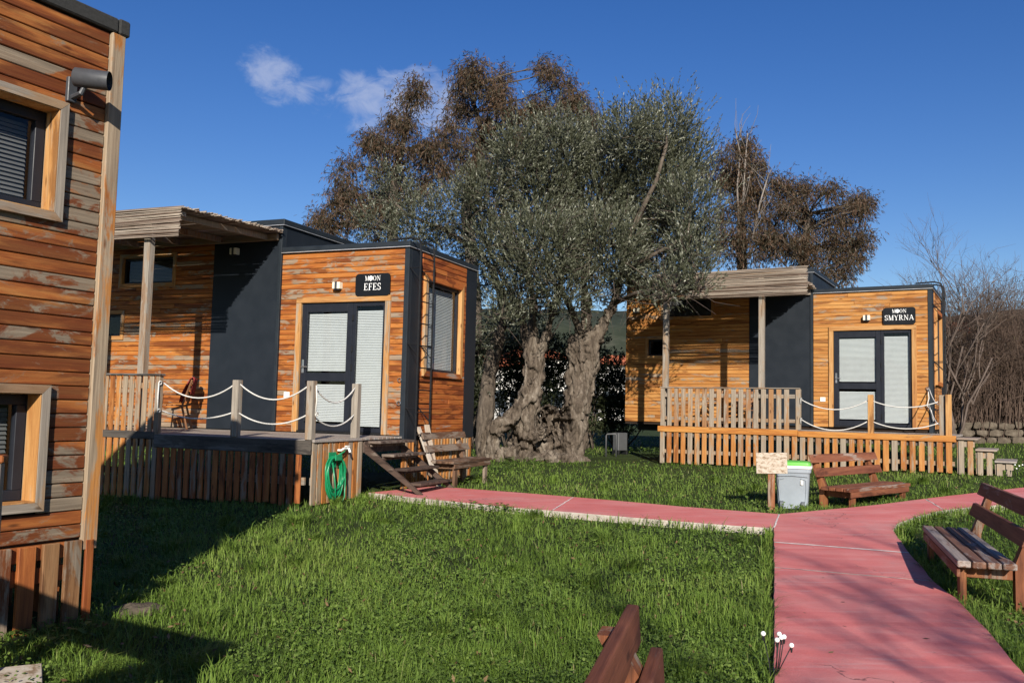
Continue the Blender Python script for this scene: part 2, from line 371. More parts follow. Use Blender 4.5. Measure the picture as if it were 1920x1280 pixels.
M['rooftile'] = plain('red_roof_tiles', (.36, .11, .055), .85, 0, .1, .25, 3)
M['pane'] = plain('far_window', (.04, .05, .06), .2, 0, .5)
def hillmat():
    t = NT('wooded_hill'); o = t.obj()
    c = t.ramp(t.noise(o, .012, 9, .75), [(.3, (.022, .030, .018)), (.55, (.05, .058, .038)), (.75, (.10, .095, .07))])
    return t.fin(c, .95, 0, .05)
M['hill'] = hillmat()
def signboard():
    t = NT('flaked_board'); o = t.obj()
    n = t.noise(t.vec(o, (18, 18, 34)), 1, 5, .7)
    return t.fin(t.ramp(n, [(.38, (.20, .14, .09)), (.48, (.38, .32, .25)), (.6, (.45, .40, .33))]), .85, 0, .2)
M['flaked'] = signboard()

# ================================================================== SETTING
def ground():
    xs = np.concatenate([np.linspace(-3000, -60, 10), np.linspace(-40, 40, 81), np.linspace(60, 3000, 10)])
    ys = np.concatenate([np.linspace(-600, -30, 6), np.linspace(-20, 60, 81), np.linspace(80, 3500, 12)])
    X, Y = np.meshgrid(xs, ys); Z = Gv(X, Y)
    V = np.stack([X.ravel(), Y.ravel(), Z.ravel()], 1); nx = len(xs)
    i = np.arange(len(ys)-1)[:, None]*nx+np.arange(nx-1)[None, :]; i = i.ravel()
    o = npmesh('ground', V, np.stack([i, i+1, i+nx+1, i+nx], 1), M['soil']); o.data.shade_smooth(); return pset(o, kind='structure')
ground()
def hills():
    n = 160; a = np.linspace(-1.2, 1.3, n); V = []; F = []
    for k, (dist, hf) in enumerate(((1500, 0.0), (2050, .62), (2600, 1.0), (3200, .35))):
        for t in a:
            e = 262+26*mnoise.fractal(Vector((t*3.1, 1.7, 0)), 1, 2, 5)*1.6+9*mnoise.fractal(Vector((t*30, 5, k)), 1, 2, 4)+18*math.sin(t*2.2+1)
            V.append((math.sin(t)*dist, math.cos(t)*dist, 0 if hf == 0 else e*hf+8*mnoise.fractal(Vector((t*60, k*3.0, 2)), 1, 2, 3)))
    V = np.array(V); F = [(k*n+i, k*n+i+1, (k+1)*n+i+1, (k+1)*n+i) for k in range(3) for i in range(n-1)]
    o = npmesh('hill', V, np.array(F), M['hill']); pset(o, kind='structure')
hills()
# ---- red concrete path, cast in slabs
PATH_H = .075
def inset(poly, d):
    out = []; n = len(poly)
    for i in range(n):
        p0, p, p1 = (Vector(poly[j][:2]) for j in (i-1, i, (i+1) % n))
        e0 = (p-p0).normalized(); e1 = (p1-p).normalized()
        nn = Vector((-e0.y-e1.y, e0.x+e1.x)); nn = nn.normalized() if nn.length > 1e-6 else Vector((-e0.y, e0.x))
        k = max(.5, nn.dot(Vector((-e0.y, e0.x)))); out.append(p+nn*d/k)
    return out
def ccw(p):
    a = sum(p[i-1][0]*p[i][1]-p[i][0]*p[i-1][1] for i in range(len(p))); return p if a > 0 else p[::-1]
def pp(l): return [gp(x, y, PATH_H).xy for x, y in l]
SLABS = [pp([(690, 923), (815, 911), (950, 921), (1075, 931), (1035, 957), (960, 951), (860, 941), (770, 932)]),
         pp([(1075, 931), (1280, 949), (1461, 963), (1450, 990), (1320, 981), (1200, 971), (1035, 957)]),
         pp([(1461, 963), (1535, 956), (1640, 946), (1735, 934), (1770, 956), (1715, 969), (1683, 982), (1676, 994), (1690, 1014), (1706, 1036), (1450, 1016), (1450, 990)]),
         pp([(1735, 934), (1830, 923), (1920, 913), (2030, 902), (2060, 930), (1920, 943), (1840, 949), (1770, 956)]),
         pp([(1450, 1016), (1706, 1036), (1730, 1062), (1752, 1089), (1450, 1063)]),
         pp([(1450, 1063), (1752, 1089), (1792, 1120), (1850, 1178), (1920, 1258)])+[Vector((1.5, 1.5)), Vector((.4, -2.5)), Vector((-1.0, -2.5)), Vector((.45, 1.5)), gp(1450, 1280, PATH_H).xy]]
SLABS = [ccw([tuple(q) for q in s]) for s in SLABS]
path = pset(bpy.data.objects.new('path', None), kind='structure'); COL.objects.link(path)
def slab(poly):
    # dense rim, gently wavy edges
    pts = []
    for i in range(len(poly)):
        a, b = Vector(poly[i-1]), Vector(poly[i]); m = max(1, int((b-a).length/.16))
        for k in range(m): pts.append(a.lerp(b, k/m))
    pts = [p+Vector((mnoise.noise(Vector((p.x*4, p.y*4, 1))), mnoise.noise(Vector((p.x*4, p.y*4, 7)))))*.012 for p in pts]
    top = inset([tuple(p) for p in pts], .007); rim = inset([tuple(p) for p in pts], .003); n = len(pts)
    vs = [(p.x, p.y, G(p.x, p.y)+PATH_H) for p in top]; fs = [tuple(range(n))]
    mb = MB().poly(vs, fs); o = mb.build('slab', M['path'], path)
    vs = [(p.x, p.y, G(p.x, p.y)+PATH_H) for p in top]+[(p.x, p.y, G(p.x, p.y)+PATH_H-.008) for p in rim]+[(p.x, p.y, G(p.x, p.y)-.08) for p in rim]
    fs = [(i, n+i, n+(i+1) % n, (i+1) % n) for i in range(n)]+[(n+i, 2*n+i, 2*n+(i+1) % n, n+(i+1) % n) for i in range(n)]
    MB().poly(vs, fs).build('slab_edge', M['concrete'], o)
for s in SLABS: slab(s)
jb = MB()
for a, b, wd in (((1452, 1016), (1704, 1036), .075), ((1452, 1063), (1750, 1089), .014), ((1461, 964), (1451, 989), .02), ((1075, 932), (1036, 956), .02), ((1737, 936), (1768, 955), .02)):
    a, b = gp(*a, PATH_H), gp(*b, PATH_H); d = (b-a).xy.normalized(); nrm = Vector((-d.y, d.x)); k = 14; L = []; R = []
    for i in range(k+1):
        p = a.lerp(b, i/k); j = wd*(.7+.5*mnoise.noise(Vector((p.x*9, p.y*9, 3)))); off = nrm*.012*mnoise.noise(Vector((p.x*5, p.y*5, 9)))
        z = G(p.x, p.y)+PATH_H+.003
        L.append((p.x+off.x-nrm.x*j/2, p.y+off.y-nrm.y*j/2, z)); R.append((p.x+off.x+nrm.x*j/2, p.y+off.y+nrm.y*j/2, z))
    jb.poly(L+R, [(i, i+1, k+2+i, k+1+i) for i in range(k)])
jb.build('joint_filler', M['mortar'], path)

# ================================================================== CABINS
BW, SW, H1, H2, DEP, LW = 2.40, 1.425, 3.03, 3.49, 2.56, 3.07
PITCHB = .083
def boards(parent, mat, u0, u1, z0, z1, holes, face='front', y=0.0, name='board', th=.02, split=.35):
    """horizontal boards on a wall; holes = (u0,u1,z0,z1). face front: u = x, outward -y; side: u = y, outward +x"""
    n = int(round((z1-z0)/PITCHB)); p = (z1-z0)/n
    for i in range(n):
        a, b = z0+i*p, z0+(i+1)*p-.005; mid = (a+b)/2
        segs = [(u0, u1)]
        for (h0, h1, q0, q1) in holes:
            if q0 < mid < q1:
                segs = [s for (c, d) in segs for s in ((c, min(d, h0)), (max(c, h1), d)) if s[1]-s[0] > .03]
        out = []
        for c, d in segs:
            if d-c > 1.2 and random.random() < split:
                m = c+(d-c)*random.uniform(.25, .75); out += [(c, m-.0015), (m+.0015, d)]
            else: out.append((c, d))
        for c, d in out:
            t = th+random.uniform(-.003, .003)
            if face == 'front': mb = MB().box(c, d, y-t, y+.004, a, b, .005)
            else: mb = MB().box(y-.004, y+t, c, d, a, b, .005)
            mb.build(name, mat, parent)
def blind(parent, u0, u1, z0, z1, y, face='front', mat='blind', pitch=.026):
    mb = MB(); n = int((z1-z0)/pitch)
    for i in range(n):
        z = z0+(i+.5)*pitch
        if face == 'front': mb.poly([(u0, y-.008, z-.0125), (u1, y-.008, z-.0125), (u1, y+.007, z+.0115), (u0, y+.007, z+.0115)], [(0, 1, 2, 3)])
        else: mb.poly([(y+.008, u0, z-.0125), (y+.008, u1, z-.0125), (y-.007, u1, z+.0115), (y-.007, u0, z+.0115)], [(0, 1, 2, 3)])
    return mb.build('blind', M[mat], parent)
def window_box(parent, u0, u1, z0, z1, w=.075, proud=.06, deep=.10, face='front', y=0.0, mats=('pine', 'pine_h'), blinds='blind_dark', sash=.05, lining=None):
    """wood-lined window: mitred frame boards, reveal, dark sash, glass, blind"""
    def B(a, b, c, d, e, f, ch=.004):
        return MB().box(a, b, c, d, e, f, ch) if face == 'front' else MB().box(y-d+y, y-c+y, a, b, e, f, ch)
    sgn = 1
    f0, f1 = y-proud, y+deep
    win = B(u0+w, u1-w, f1-.03, f1-.02, z0+w, z1-w, 0).build('window', M['glass'], parent)
    def mit(pts, name, mat):
        a0, a1 = f0, f1
        if face == 'front': vs = [(u, a0, z) for u, z in pts]+[(u, a1, z) for u, z in pts]
        else: vs = [(2*y-a0, u, z) for u, z in pts]+[(2*y-a1, u, z) for u, z in pts]
        fs = [(0, 1, 2, 3), (7, 6, 5, 4)]+[(i, 4+i, 4+(i+1) % 4, (i+1) % 4) for i in range(4)]
        o = MB().poly(vs, fs).build(name, mat, win)
        bm = bmesh.new(); bm.from_mesh(o.data); bmesh.ops.recalc_face_normals(bm, faces=bm.faces); bm.to_mesh(o.data); bm.free()
    g = .0015
    mit([(u0, z1), (u1, z1), (u1-w-g, z1-w), (u0+w+g, z1-w)], 'frame_board', M[mats[1]])
    mit([(u0, z0), (u1, z0), (u1-w-g, z0+w), (u0+w+g, z0+w)], 'frame_board', M[mats[1]])
    mit([(u0, z0+g), (u0+w, z0+w+g), (u0+w, z1-w-g), (u0, z1-g)], 'frame_board', M[mats[0]])
    mit([(u1, z0+g), (u1-w, z0+w+g), (u1-w, z1-w-g), (u1, z1-g)], 'frame_board', M[mats[0]])
    s = sash; a, b, c, d = u0+w, u1-w, z0+w, z1-w
    if lining:
        for (p, q, r, e) in ((b-.006, b, c+.007, d-.007), (a, a+.006, c+.007, d-.007), (a, b, c, c+.006), (a, b, d-.006, d)):
            MB().box(p, q, f0+.008, f1-.06, r, e, .001).build('reveal_board', M[lining], win)
        a += .007; b -= .007; c += .007; d -= .007
    sm = MB()
    for (p, q, r, t) in ((a, b, d-s, d), (a, b, c, c+s), (a, a+s, c+s, d-s), (b-s, b, c+s, d-s)):
        if face == 'front': sm.box(p, q, f1-.055, f1-.008, r, t, .003)
        else: sm.box(2*y-f1+.008, 2*y-f1+.055, p, q, r, t, .003)
    sm.build('sash', M['frame_dark'], win)
    if blinds: blind(win, a+s, b-s, c+s, d-s, (f1+.03) if face == 'front' else (2*y-f1-.03), face, blinds)
    return win
# ---- serif lettering
def letters(word, size, x, z, y, mb):
    def st(a, b, wd):                                # stroke between a and b, horizontal width wd
        (x0, z0), (x1, z1) = a, b
        mb.poly([(x+(x0-wd/2)*size, y, z+z0*size), (x+(x0+wd/2)*size, y, z+z0*size), (x+(x1+wd/2)*size, y, z+z1*size), (x+(x1-wd/2)*size, y, z+z1*size)], [(0, 1, 2, 3)])
    def hb(x0, x1, zc, h): mb.poly([(x+x0*size, y, z+(zc-h/2)*size), (x+x1*size, y, z+(zc-h/2)*size), (x+x1*size, y, z+(zc+h/2)*size), (x+x0*size, y, z+(zc+h/2)*size)], [(0, 1, 2, 3)])
    def arc(cx, cz, rx, rz, a0, a1, thick, thin, n=20):
        vs = []
        for i in range(n+1):
            a = math.radians(a0+(a1-a0)*i/n); t = thin+(thick-thin)*abs(math.cos(a))
            for s in (-.5, .5): vs.append((x+(cx+(rx+s*t)*math.cos(a))*size, y, z+(cz+(rz+s*t*.7)*math.sin(a))*size))
        mb.poly(vs, [(2*i, 2*i+1, 2*i+3, 2*i+2) for i in range(n)])
    def serif(c, zc, wd=.26): hb(c-wd/2, c+wd/2, zc, .05)
    T, t = .125, .05
    for ch in word:
        if ch == 'M':
            wd = .92; st((.12, 0), (.12, 1), t); st((.14, 1), (.44, 0), T); st((.76, 1), (.44, 0), t); st((.78, 0), (.78, 1), T)
            serif(.12, .025, .24); serif(.78, .025, .28); serif(.1, .975, .2); serif(.8, .975, .24)
        elif ch == 'O': wd = .84; arc(.40, .5, .31, .47, 0, 360, T, t, 28)
        elif ch == '*':                              # filled moon disc
            wd = .80; n = 24; mb.poly([(x+(.38+.46*math.cos(2*math.pi*i/n))*size, y, z+(.5+.50*math.sin(2*math.pi*i/n))*size) for i in range(n)], [tuple(range(n))])
            mb.poly([(x+(.3+.09*math.cos(2*math.pi*i/n))*size, y, z+(-.02+.1*math.sin(2*math.pi*i/n))*size) for i in range(n)], [tuple(range(n))])
        elif ch == 'N':
            wd = .86; st((.13, 0), (.13, 1), t); st((.70, 0), (.70, 1), t); st((.13, 1), (.70, 0), T); serif(.13, .025); serif(.70, .975); serif(.12, .975, .2)
        elif ch in 'EF':
            wd = .68 if ch == 'E' else .64; st((.18, 0), (.18, 1), T); serif(.18, .025, .32); hb(.06, .58, .97, .06); hb(.18, .46, .5, .06); st((.57, .78), (.57, 1), .05); st((.46, .40), (.46, .60), .05)
            if ch == 'E': hb(.06, .60, .03, .06); st((.60, 0), (.60, .24), .05)
        elif ch == 'S':
            wd = .62; arc(.29, .745, .20, .215, 20, 270, T*.85, .09); arc(.29, .265, .22, .225, -160, 90, T*.85, .09); st((.50, .70), (.50, .97), .045); st((.07, .03), (.07, .30), .045)
        elif ch == 'Y':
            wd = .78; st((.10, 1), (.40, .45), T); st((.68, 1), (.40, .45), t); st((.40, 0), (.40, .47), T); serif(.40, .025, .32); serif(.10, .975, .26); serif(.68, .975, .2)
        elif ch == 'R':
            wd = .80; st((.17, 0), (.17, 1), T); serif(.17, .025, .30); hb(.05, .36, .97, .055); hb(.17, .36, .5, .055); arc(.35, .735, .19, .235, -90, 90, T, t); st((.36, .5), (.68, 0), T); serif(.72, .025, .18)
        elif ch == 'A':
            wd = .84; st((.08, 0), (.40, 1), t); st((.72, 0), (.40, 1), T); hb(.2, .58, .33, .055); serif(.08, .025, .22); serif(.72, .025, .26)
        else: wd = .4
        x += (wd+.07)*size
def word_w(word): return .07*(len(word)-1)+sum({'M': .92, 'O': .84, '*': .80, 'N': .86, 'E': .68, 'F': .64, 'S': .62, 'Y': .78, 'R': .80, 'A': .84}[c] for c in word)
def name_sign(cab, word, label, x0, x1, z0, z1, y):
    t = thing('name_sign', label, 'sign', cab.matrix_basis @ Vector((x0, y, z0)), cab.rotation_euler.z)
    w_, h_ = x1-x0, z1-z0; r = .06; pts = []
    for cx, cz, a in ((w_-r, r, -90), (w_-r, h_-r, 0), (r, h_-r, 90), (r, r, 180)):
        for k in range(7): an = math.radians(a+15*k); pts.append((cx+r*math.cos(an), cz+r*math.sin(an)))
    n = len(pts); mb = MB().poly([(x, -.012, z) for x, z in pts]+[(x, .006, z) for x, z in pts], [tuple(range(n)), tuple(range(n, 2*n))[::-1]]+[(i, n+i, n+(i+1) % n, (i+1) % n) for i in range(n)])
    mb.build('panel', M['signblack'], t)
    mb = MB(); s1 = .078; wd = word_w('M*ON')*s1*.98
    letters('M*ON', s1, w_/2-wd/2, h_*.68, -.016, mb)
    s2 = .112; wd = word_w(word)*s2
    if wd > w_*.9: s2 *= w_*.9/wd; wd = word_w(word)*s2
    letters(word, s2, w_/2-wd/2, h_*.25, -.016, mb)
    mb.build('lettering', M['signwhite'], t)
def wall_lamp(cab, x, z, y=-.02, horiz=True):
    o = MB().box(x-.07, x+.07, y-.10, y, z-.055, z+.055, .006).build('wall_lamp', M['cream'], cab)
    MB().box(x-.022, x+.022, y-.104, y-.002, z-.058, z+.06, .002).build('lamp_band', M['lamp'], o)
    MB().box(x-.05, x+.05, y-.08, y-.01, z-.075, z-.056, .003).build('lamp_base', M['frame_dark'], o)
def door(cab):
    """glazed door with fixed side light, in a timber frame"""
    L, R, T = -2.065, -.29, 2.20
    for a, b, c, d, m in ((L, L+.095, 0, T-.096, 'pine'), (R-.095, R, 0, T-.096, 'pine'), (L, R, T-.095, T, 'pine_h')):
        MB().box(a, b, -.055, .06, c, d, .005).build('frame_board', M[m], cab)
    l, r, t = L+.096, R-.096, T-.096
    dr = MB().box(l+.004, l+.11, -.012, .05, .03, t-.004, .004).box(-1.10, -1.00, -.012, .05, .03, t-.004, .004).box(l+.112, -1.102, -.011, .05, 1.955, t-.004, .004).box(l+.112, -1.102, -.011, .05, .83, .965, .004).box(l+.112, -1.102, -.011, .05, .03, .15, .004).build('door', M['frame_dark'], cab)
    for z0, z1 in ((.15, .83), (.965, 1.955)):
        p = MB().box(l+.112, -1.102, .016, .022, z0, z1).build('pane', M['glass'], dr)
        blind(dr, l+.115, -1.105, z0+.03, z1-(.01 if z0 > .5 else .05), .045)
    h = MB().box(l+.035, l+.075, -.022, -.013, .96, 1.18, .004).tube([(l+.055, -.02, 1.06), (l+.055, -.06, 1.06), (l+.16, -.06, 1.06)], .009, 8).build('handle', M['steel'], dr)
    for z in (.25, 1.05, 1.35, 1.85): MB().box(-.997, -.975, -.03, -.012, z-.05, z+.05, .004).build('hinge', M['iron'], dr)
    sl = MB().box(-.998, -.935, -.008, .05, .03, t-.004, .004).box(r-.055, r-.004, -.008, .05, .03, t-.004, .004).box(-.934, r-.056, -.007, .05, t-.07, t-.004, .004).box(-.934, r-.056, -.007, .05, .03, .10, .004).build('side_light', M['frame_dark'], cab)
    MB().box(-.934, r-.056, .016, .022, .10, t-.07).build('pane', M['glass'], sl)
    blind(sl, -.932, r-.058, .12, t-.12, .045)
    MB().box(l, r, -.05, .05, 0.0, .028, .003).build('threshold', M['iron'], cab)
def cabin(name, label, loc, rz, wood_front, wood_side, left=LW):
    c = thing(name, label, 'cabin', loc, rz); c.rotation_euler = (0, 0, rz); bpy.context.view_layer.update()
    XL = -BW-SW-left
    # hollow cores so that windows look into dark rooms
    def core(x0, x1, y0, y1, z0, z1, nm='wall_core'):
        return MB().box(x0, x1, y0, y1, z0, z1).build(nm, M['core'], c)
    core(XL, -BW-.03, DEP-.05, DEP, 0, H2-.07); core(-BW, 0, DEP-.05, DEP, 0, H1-.08)
    core(XL, -.01, .02, DEP-.055, -.06, -.001, 'floor_core')
    MB().box(XL, -BW, .0, DEP, H2-.07, H2, .006, Matrix.Translation((0, 0, 0))).build('roof', M['trim'], c)
    # front walls behind the boards, in pieces round the openings
    for a, b, d, e in ((-BW, -2.0, 0, H1-.08), (-.33, -.012, 0, H1-.08), (-1.999, -.331, 2.16, H1-.08)): core(a, b, .004, .06, d, e)
    wins = ((-5.97, -4.66, 2.47, 3.08), (-6.38, -5.80, 1.53, 2.07))
    core(-4.75, -BW-SW+.003, .004, .06, 0, H2-.08); core(-5.9, -4.751, .004, .06, 0, 2.5); core(XL, -5.901, .004, .06, 0, 1.58); core(XL, -6.33, .004, .06, 1.581, 2.02); core(XL, -5.901, .004, .06, 2.021, H2-.08); core(-5.9, -4.751, .004, .06, 3.03, H2-.08)
    boards(c, wood_front, -BW+.004, -.072, .0, H1-.10, [(-2.03, -.32, -1, 2.17)])
    boards(c, wood_front, XL, -BW-SW-.004, .0, H2-.08, [(a+.02, b-.02, d+.02, e-.02) for a, b, d, e in wins])
    for a, b, d, e in wins: window_box(c, a, b, d, e, .07, .04, .08, 'front', 0, ('pine', 'pine_h'), 'blind_dark' if d > 2 else None, .04)
    # anthracite slab between the two timber walls
    MB().box(-BW-SW, -BW-.062, -.035, .06, 0, H2-.075, .004).build('metal_panel', M['metal'], c)
    MB().box(-BW-.06, -BW, -.055, .06, 0, H2-.072, .006).build('corner_trim', M['trim'], c)
    MB().box(-BW-.03, -BW-.002, .061, DEP, H1-.05, H2-.075, .003).build('metal_panel', M['metal'], c)
    # roofs
    MB().box(XL-.03, -BW+.035, -.065, DEP+.03, H2-.05, H2+.045, .012).build('roof_edge', M['trim'], c)
    MB().box(XL-.034, -BW+.04, -.07, DEP+.035, H2-.064, H2-.052, .002).build('drip_edge', M['alu'], c)
    MB().box(-BW+.003, .03, -.06, DEP+.03, H1-.065, H1+.02, .012).build('roof_edge', M['trim'], c)
    MB().box(-BW+.003, .036, -.066, DEP+.036, H1-.08, H1-.067, .002).build('drip_edge', M['alu'], c)
    # right end
    MB().box(-.07, .012, -.03, .06, -.07, H1-.082, .006).build('corner_trim', M['trim'], c)
    MB().box(-.05, .010, .061, .42, -.07, H1-.082, .004).build('metal_panel', M['metal'], c)
    MB().box(-.05, .010, 2.09, DEP, -.07, H1-.082, .004).build('metal_panel', M['metal'], c)
    core(-.05, -.002, .421, .62, 0, H1-.09); core(-.05, -.002, 1.80, 2.089, 0, H1-.09); core(-.05, -.002, .621, 1.799, 0, 1.0); core(-.05, -.002, .621, 1.799, 2.5, H1-.09)
    boards(c, wood_side, .424, 2.087, 0, H1-.10, [(.48, 1.87, .97, 2.56)], 'side', 0.0)
    window_box(c, .46, 1.90, .945, 2.59, .085, .07, .06, 'side', 0.0, ('pine', 'wood_efes_side'), 'blind', .05)
    core(XL, XL+.05, .061, DEP-.056, 0, H2-.08)
    door(c); wall_lamp(c, -1.27, 2.37); wall_lamp(c, -3.35, 3.02, -.036); wall_lamp(c, -6.6, 2.72)
    MB().box(-2.25, -2.14, -.04, -.02, .55, .645, .004).build('switch_box', M['white'], c)
    for z in (.50, .86): 
        n = 14; MB().tube([(-.085+.03*math.cos(2*math.pi*i/n), -.05, z+.03*math.sin(2*math.pi*i/n)) for i in range(n+1)], .006, 6, False).build('eye_ring', M['steel'], c)
    # chassis and wheels
    MB().box(XL+.2, -.2, .35, .45, -.22, -.07).box(XL+.2, -.2, 2.0, 2.1, -.22, -.07).build('chassis', M['iron'], c)
    return c
def roof_ladder(cab, label):
    t = thing('roof_ladder', label, 'ladder', cab.location, cab.rotation_euler.z)
    for y in (-.04, .42):
        MB().tube([(-.30, y, H1+.045), (.06, y, H1+.06), (.19, y, H1+.02), (.22, y, H1-.12), (.22, y, -.62)], .016, 6).build('rail', M['iron'], t)
    for i in range(9): MB().tube([(.22, -.04, .02+i*.345), (.22, .42, .02+i*.345)], .011, 6).build('rung', M['iron'], t)
    for z in (.42, 1.42, 2.62):
        for y in (-.02, .40):
            MB().tube([(.005, y+.02, z), (.22, y, z)], .008, 5).tube([(.005, y+.02, z+.03), (.22, y, z-.20)], .007, 5).build('bracket', M['iron'], t)
def canes(mb_list, x0, x1, yz, jag=.05, r=.0085, seg=.28):
    """reed canes laid along x at each (y,z); returns numpy mesh arrays with a random tone per cane"""
    V = []; F = []; A = []
    for (y, z) in yz:
        a, b = x0-random.uniform(0, jag), x1+random.uniform(-jag*.4, jag); n = max(2, int((b-a)/seg)); k = 5
        ph = random.uniform(0, 9); tone = random.random(); rr = r*random.uniform(.75, 1.2); base = len(V)
        for i in range(n+1):
            x = a+(b-a)*i/n; dy = .006*math.sin(x*2.1+ph); dz = .007*math.sin(x*1.7+ph*2)
            for q in range(k):
                an = 2*math.pi*q/k; V.append((x, y+dy+rr*math.cos(an), z+dz+rr*math.sin(an))); A.append(min(1, max(0, tone+random.uniform(-.12, .12))))
        for i in range(n):
            for q in range(k): F.append((base+i*k+q, base+i*k+(q+1) % k, base+(i+1)*k+(q+1) % k, base+(i+1)*k+q))
        for e in (0, n):
            F.append((base+e*k, base+e*k+1, base+e*k+2, base+e*k+3))
    mb_list.append((V, F, A))
def pergola(cab, label, x0, x1, zt, zb, posts, zbase, zw=3.31, xr=None):
    t = thing('reed_pergola', label, 'pergola', cab.location, cab.rotation_euler.z)
    xr = x1 if xr is None else xr
    # posts stand on the deck
    for x in posts: MB().box(x-.055, x+.055, -2.36, -2.25, zbase, zt-.10, .006).build('post', M['post'], t)
    MB().box(x0+.1, x1-.08, -2.38, -2.23, zt-.10, zt-.03, .005).build('beam', M['pine_grey_h'], t)
    MB().box(x0+.1, xr-.08, -.12, -.058, zw-.14, zw-.03, .005).build('beam', M['pine_grey_h'], t)
    for i in range(5):
        x = x0+.2+(xr-x0-.5)*i/4
        m = MB().poly([(x-.03, -2.22, zt-.105), (x+.03, -2.22, zt-.105), (x+.03, -.125, zw-.13), (x-.03, -.125, zw-.13), (x-.03, -2.22, zt-.028), (x+.03, -2.22, zt-.028), (x+.03, -.125, zw-.04), (x-.03, -.125, zw-.04)], [(0, 3, 2, 1), (4, 5, 6, 7), (0, 1, 5, 4), (1, 2, 6, 5), (2, 3, 7, 6), (3, 0, 4, 7)])
        m.build('rafter', M['pine_grey'], t)
    L = []
    yz = []; n = 165
    for i in range(n):
        f = i/(n-1); yz.append((-2.40+f*2.34, zt-.005+(zw-zt)*f+random.uniform(-.006, .006)))
    for i in range(70): f = random.random(); yz.append((-2.40+f*2.34, zt+.012+(zw-zt)*f+random.uniform(0, .012)))
    canes(L, x0, xr, yz, .06)
    V, F, A = L[0]; o = npmesh('reed_roof', np.array(V), np.array(F), M['cane'], t, np.array(A)); pset(o, kind='stuff'); o.data.shade_smooth()
    L = []; n = int((zt-zb)/.0165)
    canes(L, x0, x1, [(-2.42-random.uniform(0, .012)-.03*(i/n), zt+.015-(zt-zb)*i/n) for i in range(n+1)], .03)
    V, F, A = L[0]; o = npmesh('reed_fascia', np.array(V), np.array(F), M['cane'], t, np.array(A)); pset(o, kind='stuff'); o.data.shade_smooth()
def rope_pts(a, b, sag, n=14):
    a, b = Vector(a), Vector(b); return [a.lerp(b, i/n)-Vector((0, 0, sag*4*(i/n)*(1-i/n))) for i in range(n+1)]
def ground_local(cab, x, y):
    p = cab.matrix_basis @ Vector((x, y, 0)); return G(p.x, p.y)-cab.location.z
def slats_front(t, cab, xs, y, wd, ztop, mat, zb=None, lift=.03, name='slat', th=.022):
    for x in xs:
        z0 = ground_local(cab, x, y)+lift+random.uniform(-.02, .02) if zb is None else zb
        m = mat if not isinstance(mat, tuple) else M[random.choice(mat)]
        MB().box(x-wd/2+random.uniform(-.004, .004), x+wd/2, y-th+random.uniform(-.002, .002), y, z0, ztop+random.uniform(-.006, .004), .004).build(name, m, t)
def arange(a, b, s): return [a+i*s for i in range(int((b-a)/s)+1)]
bpy.context.view_layer.update()

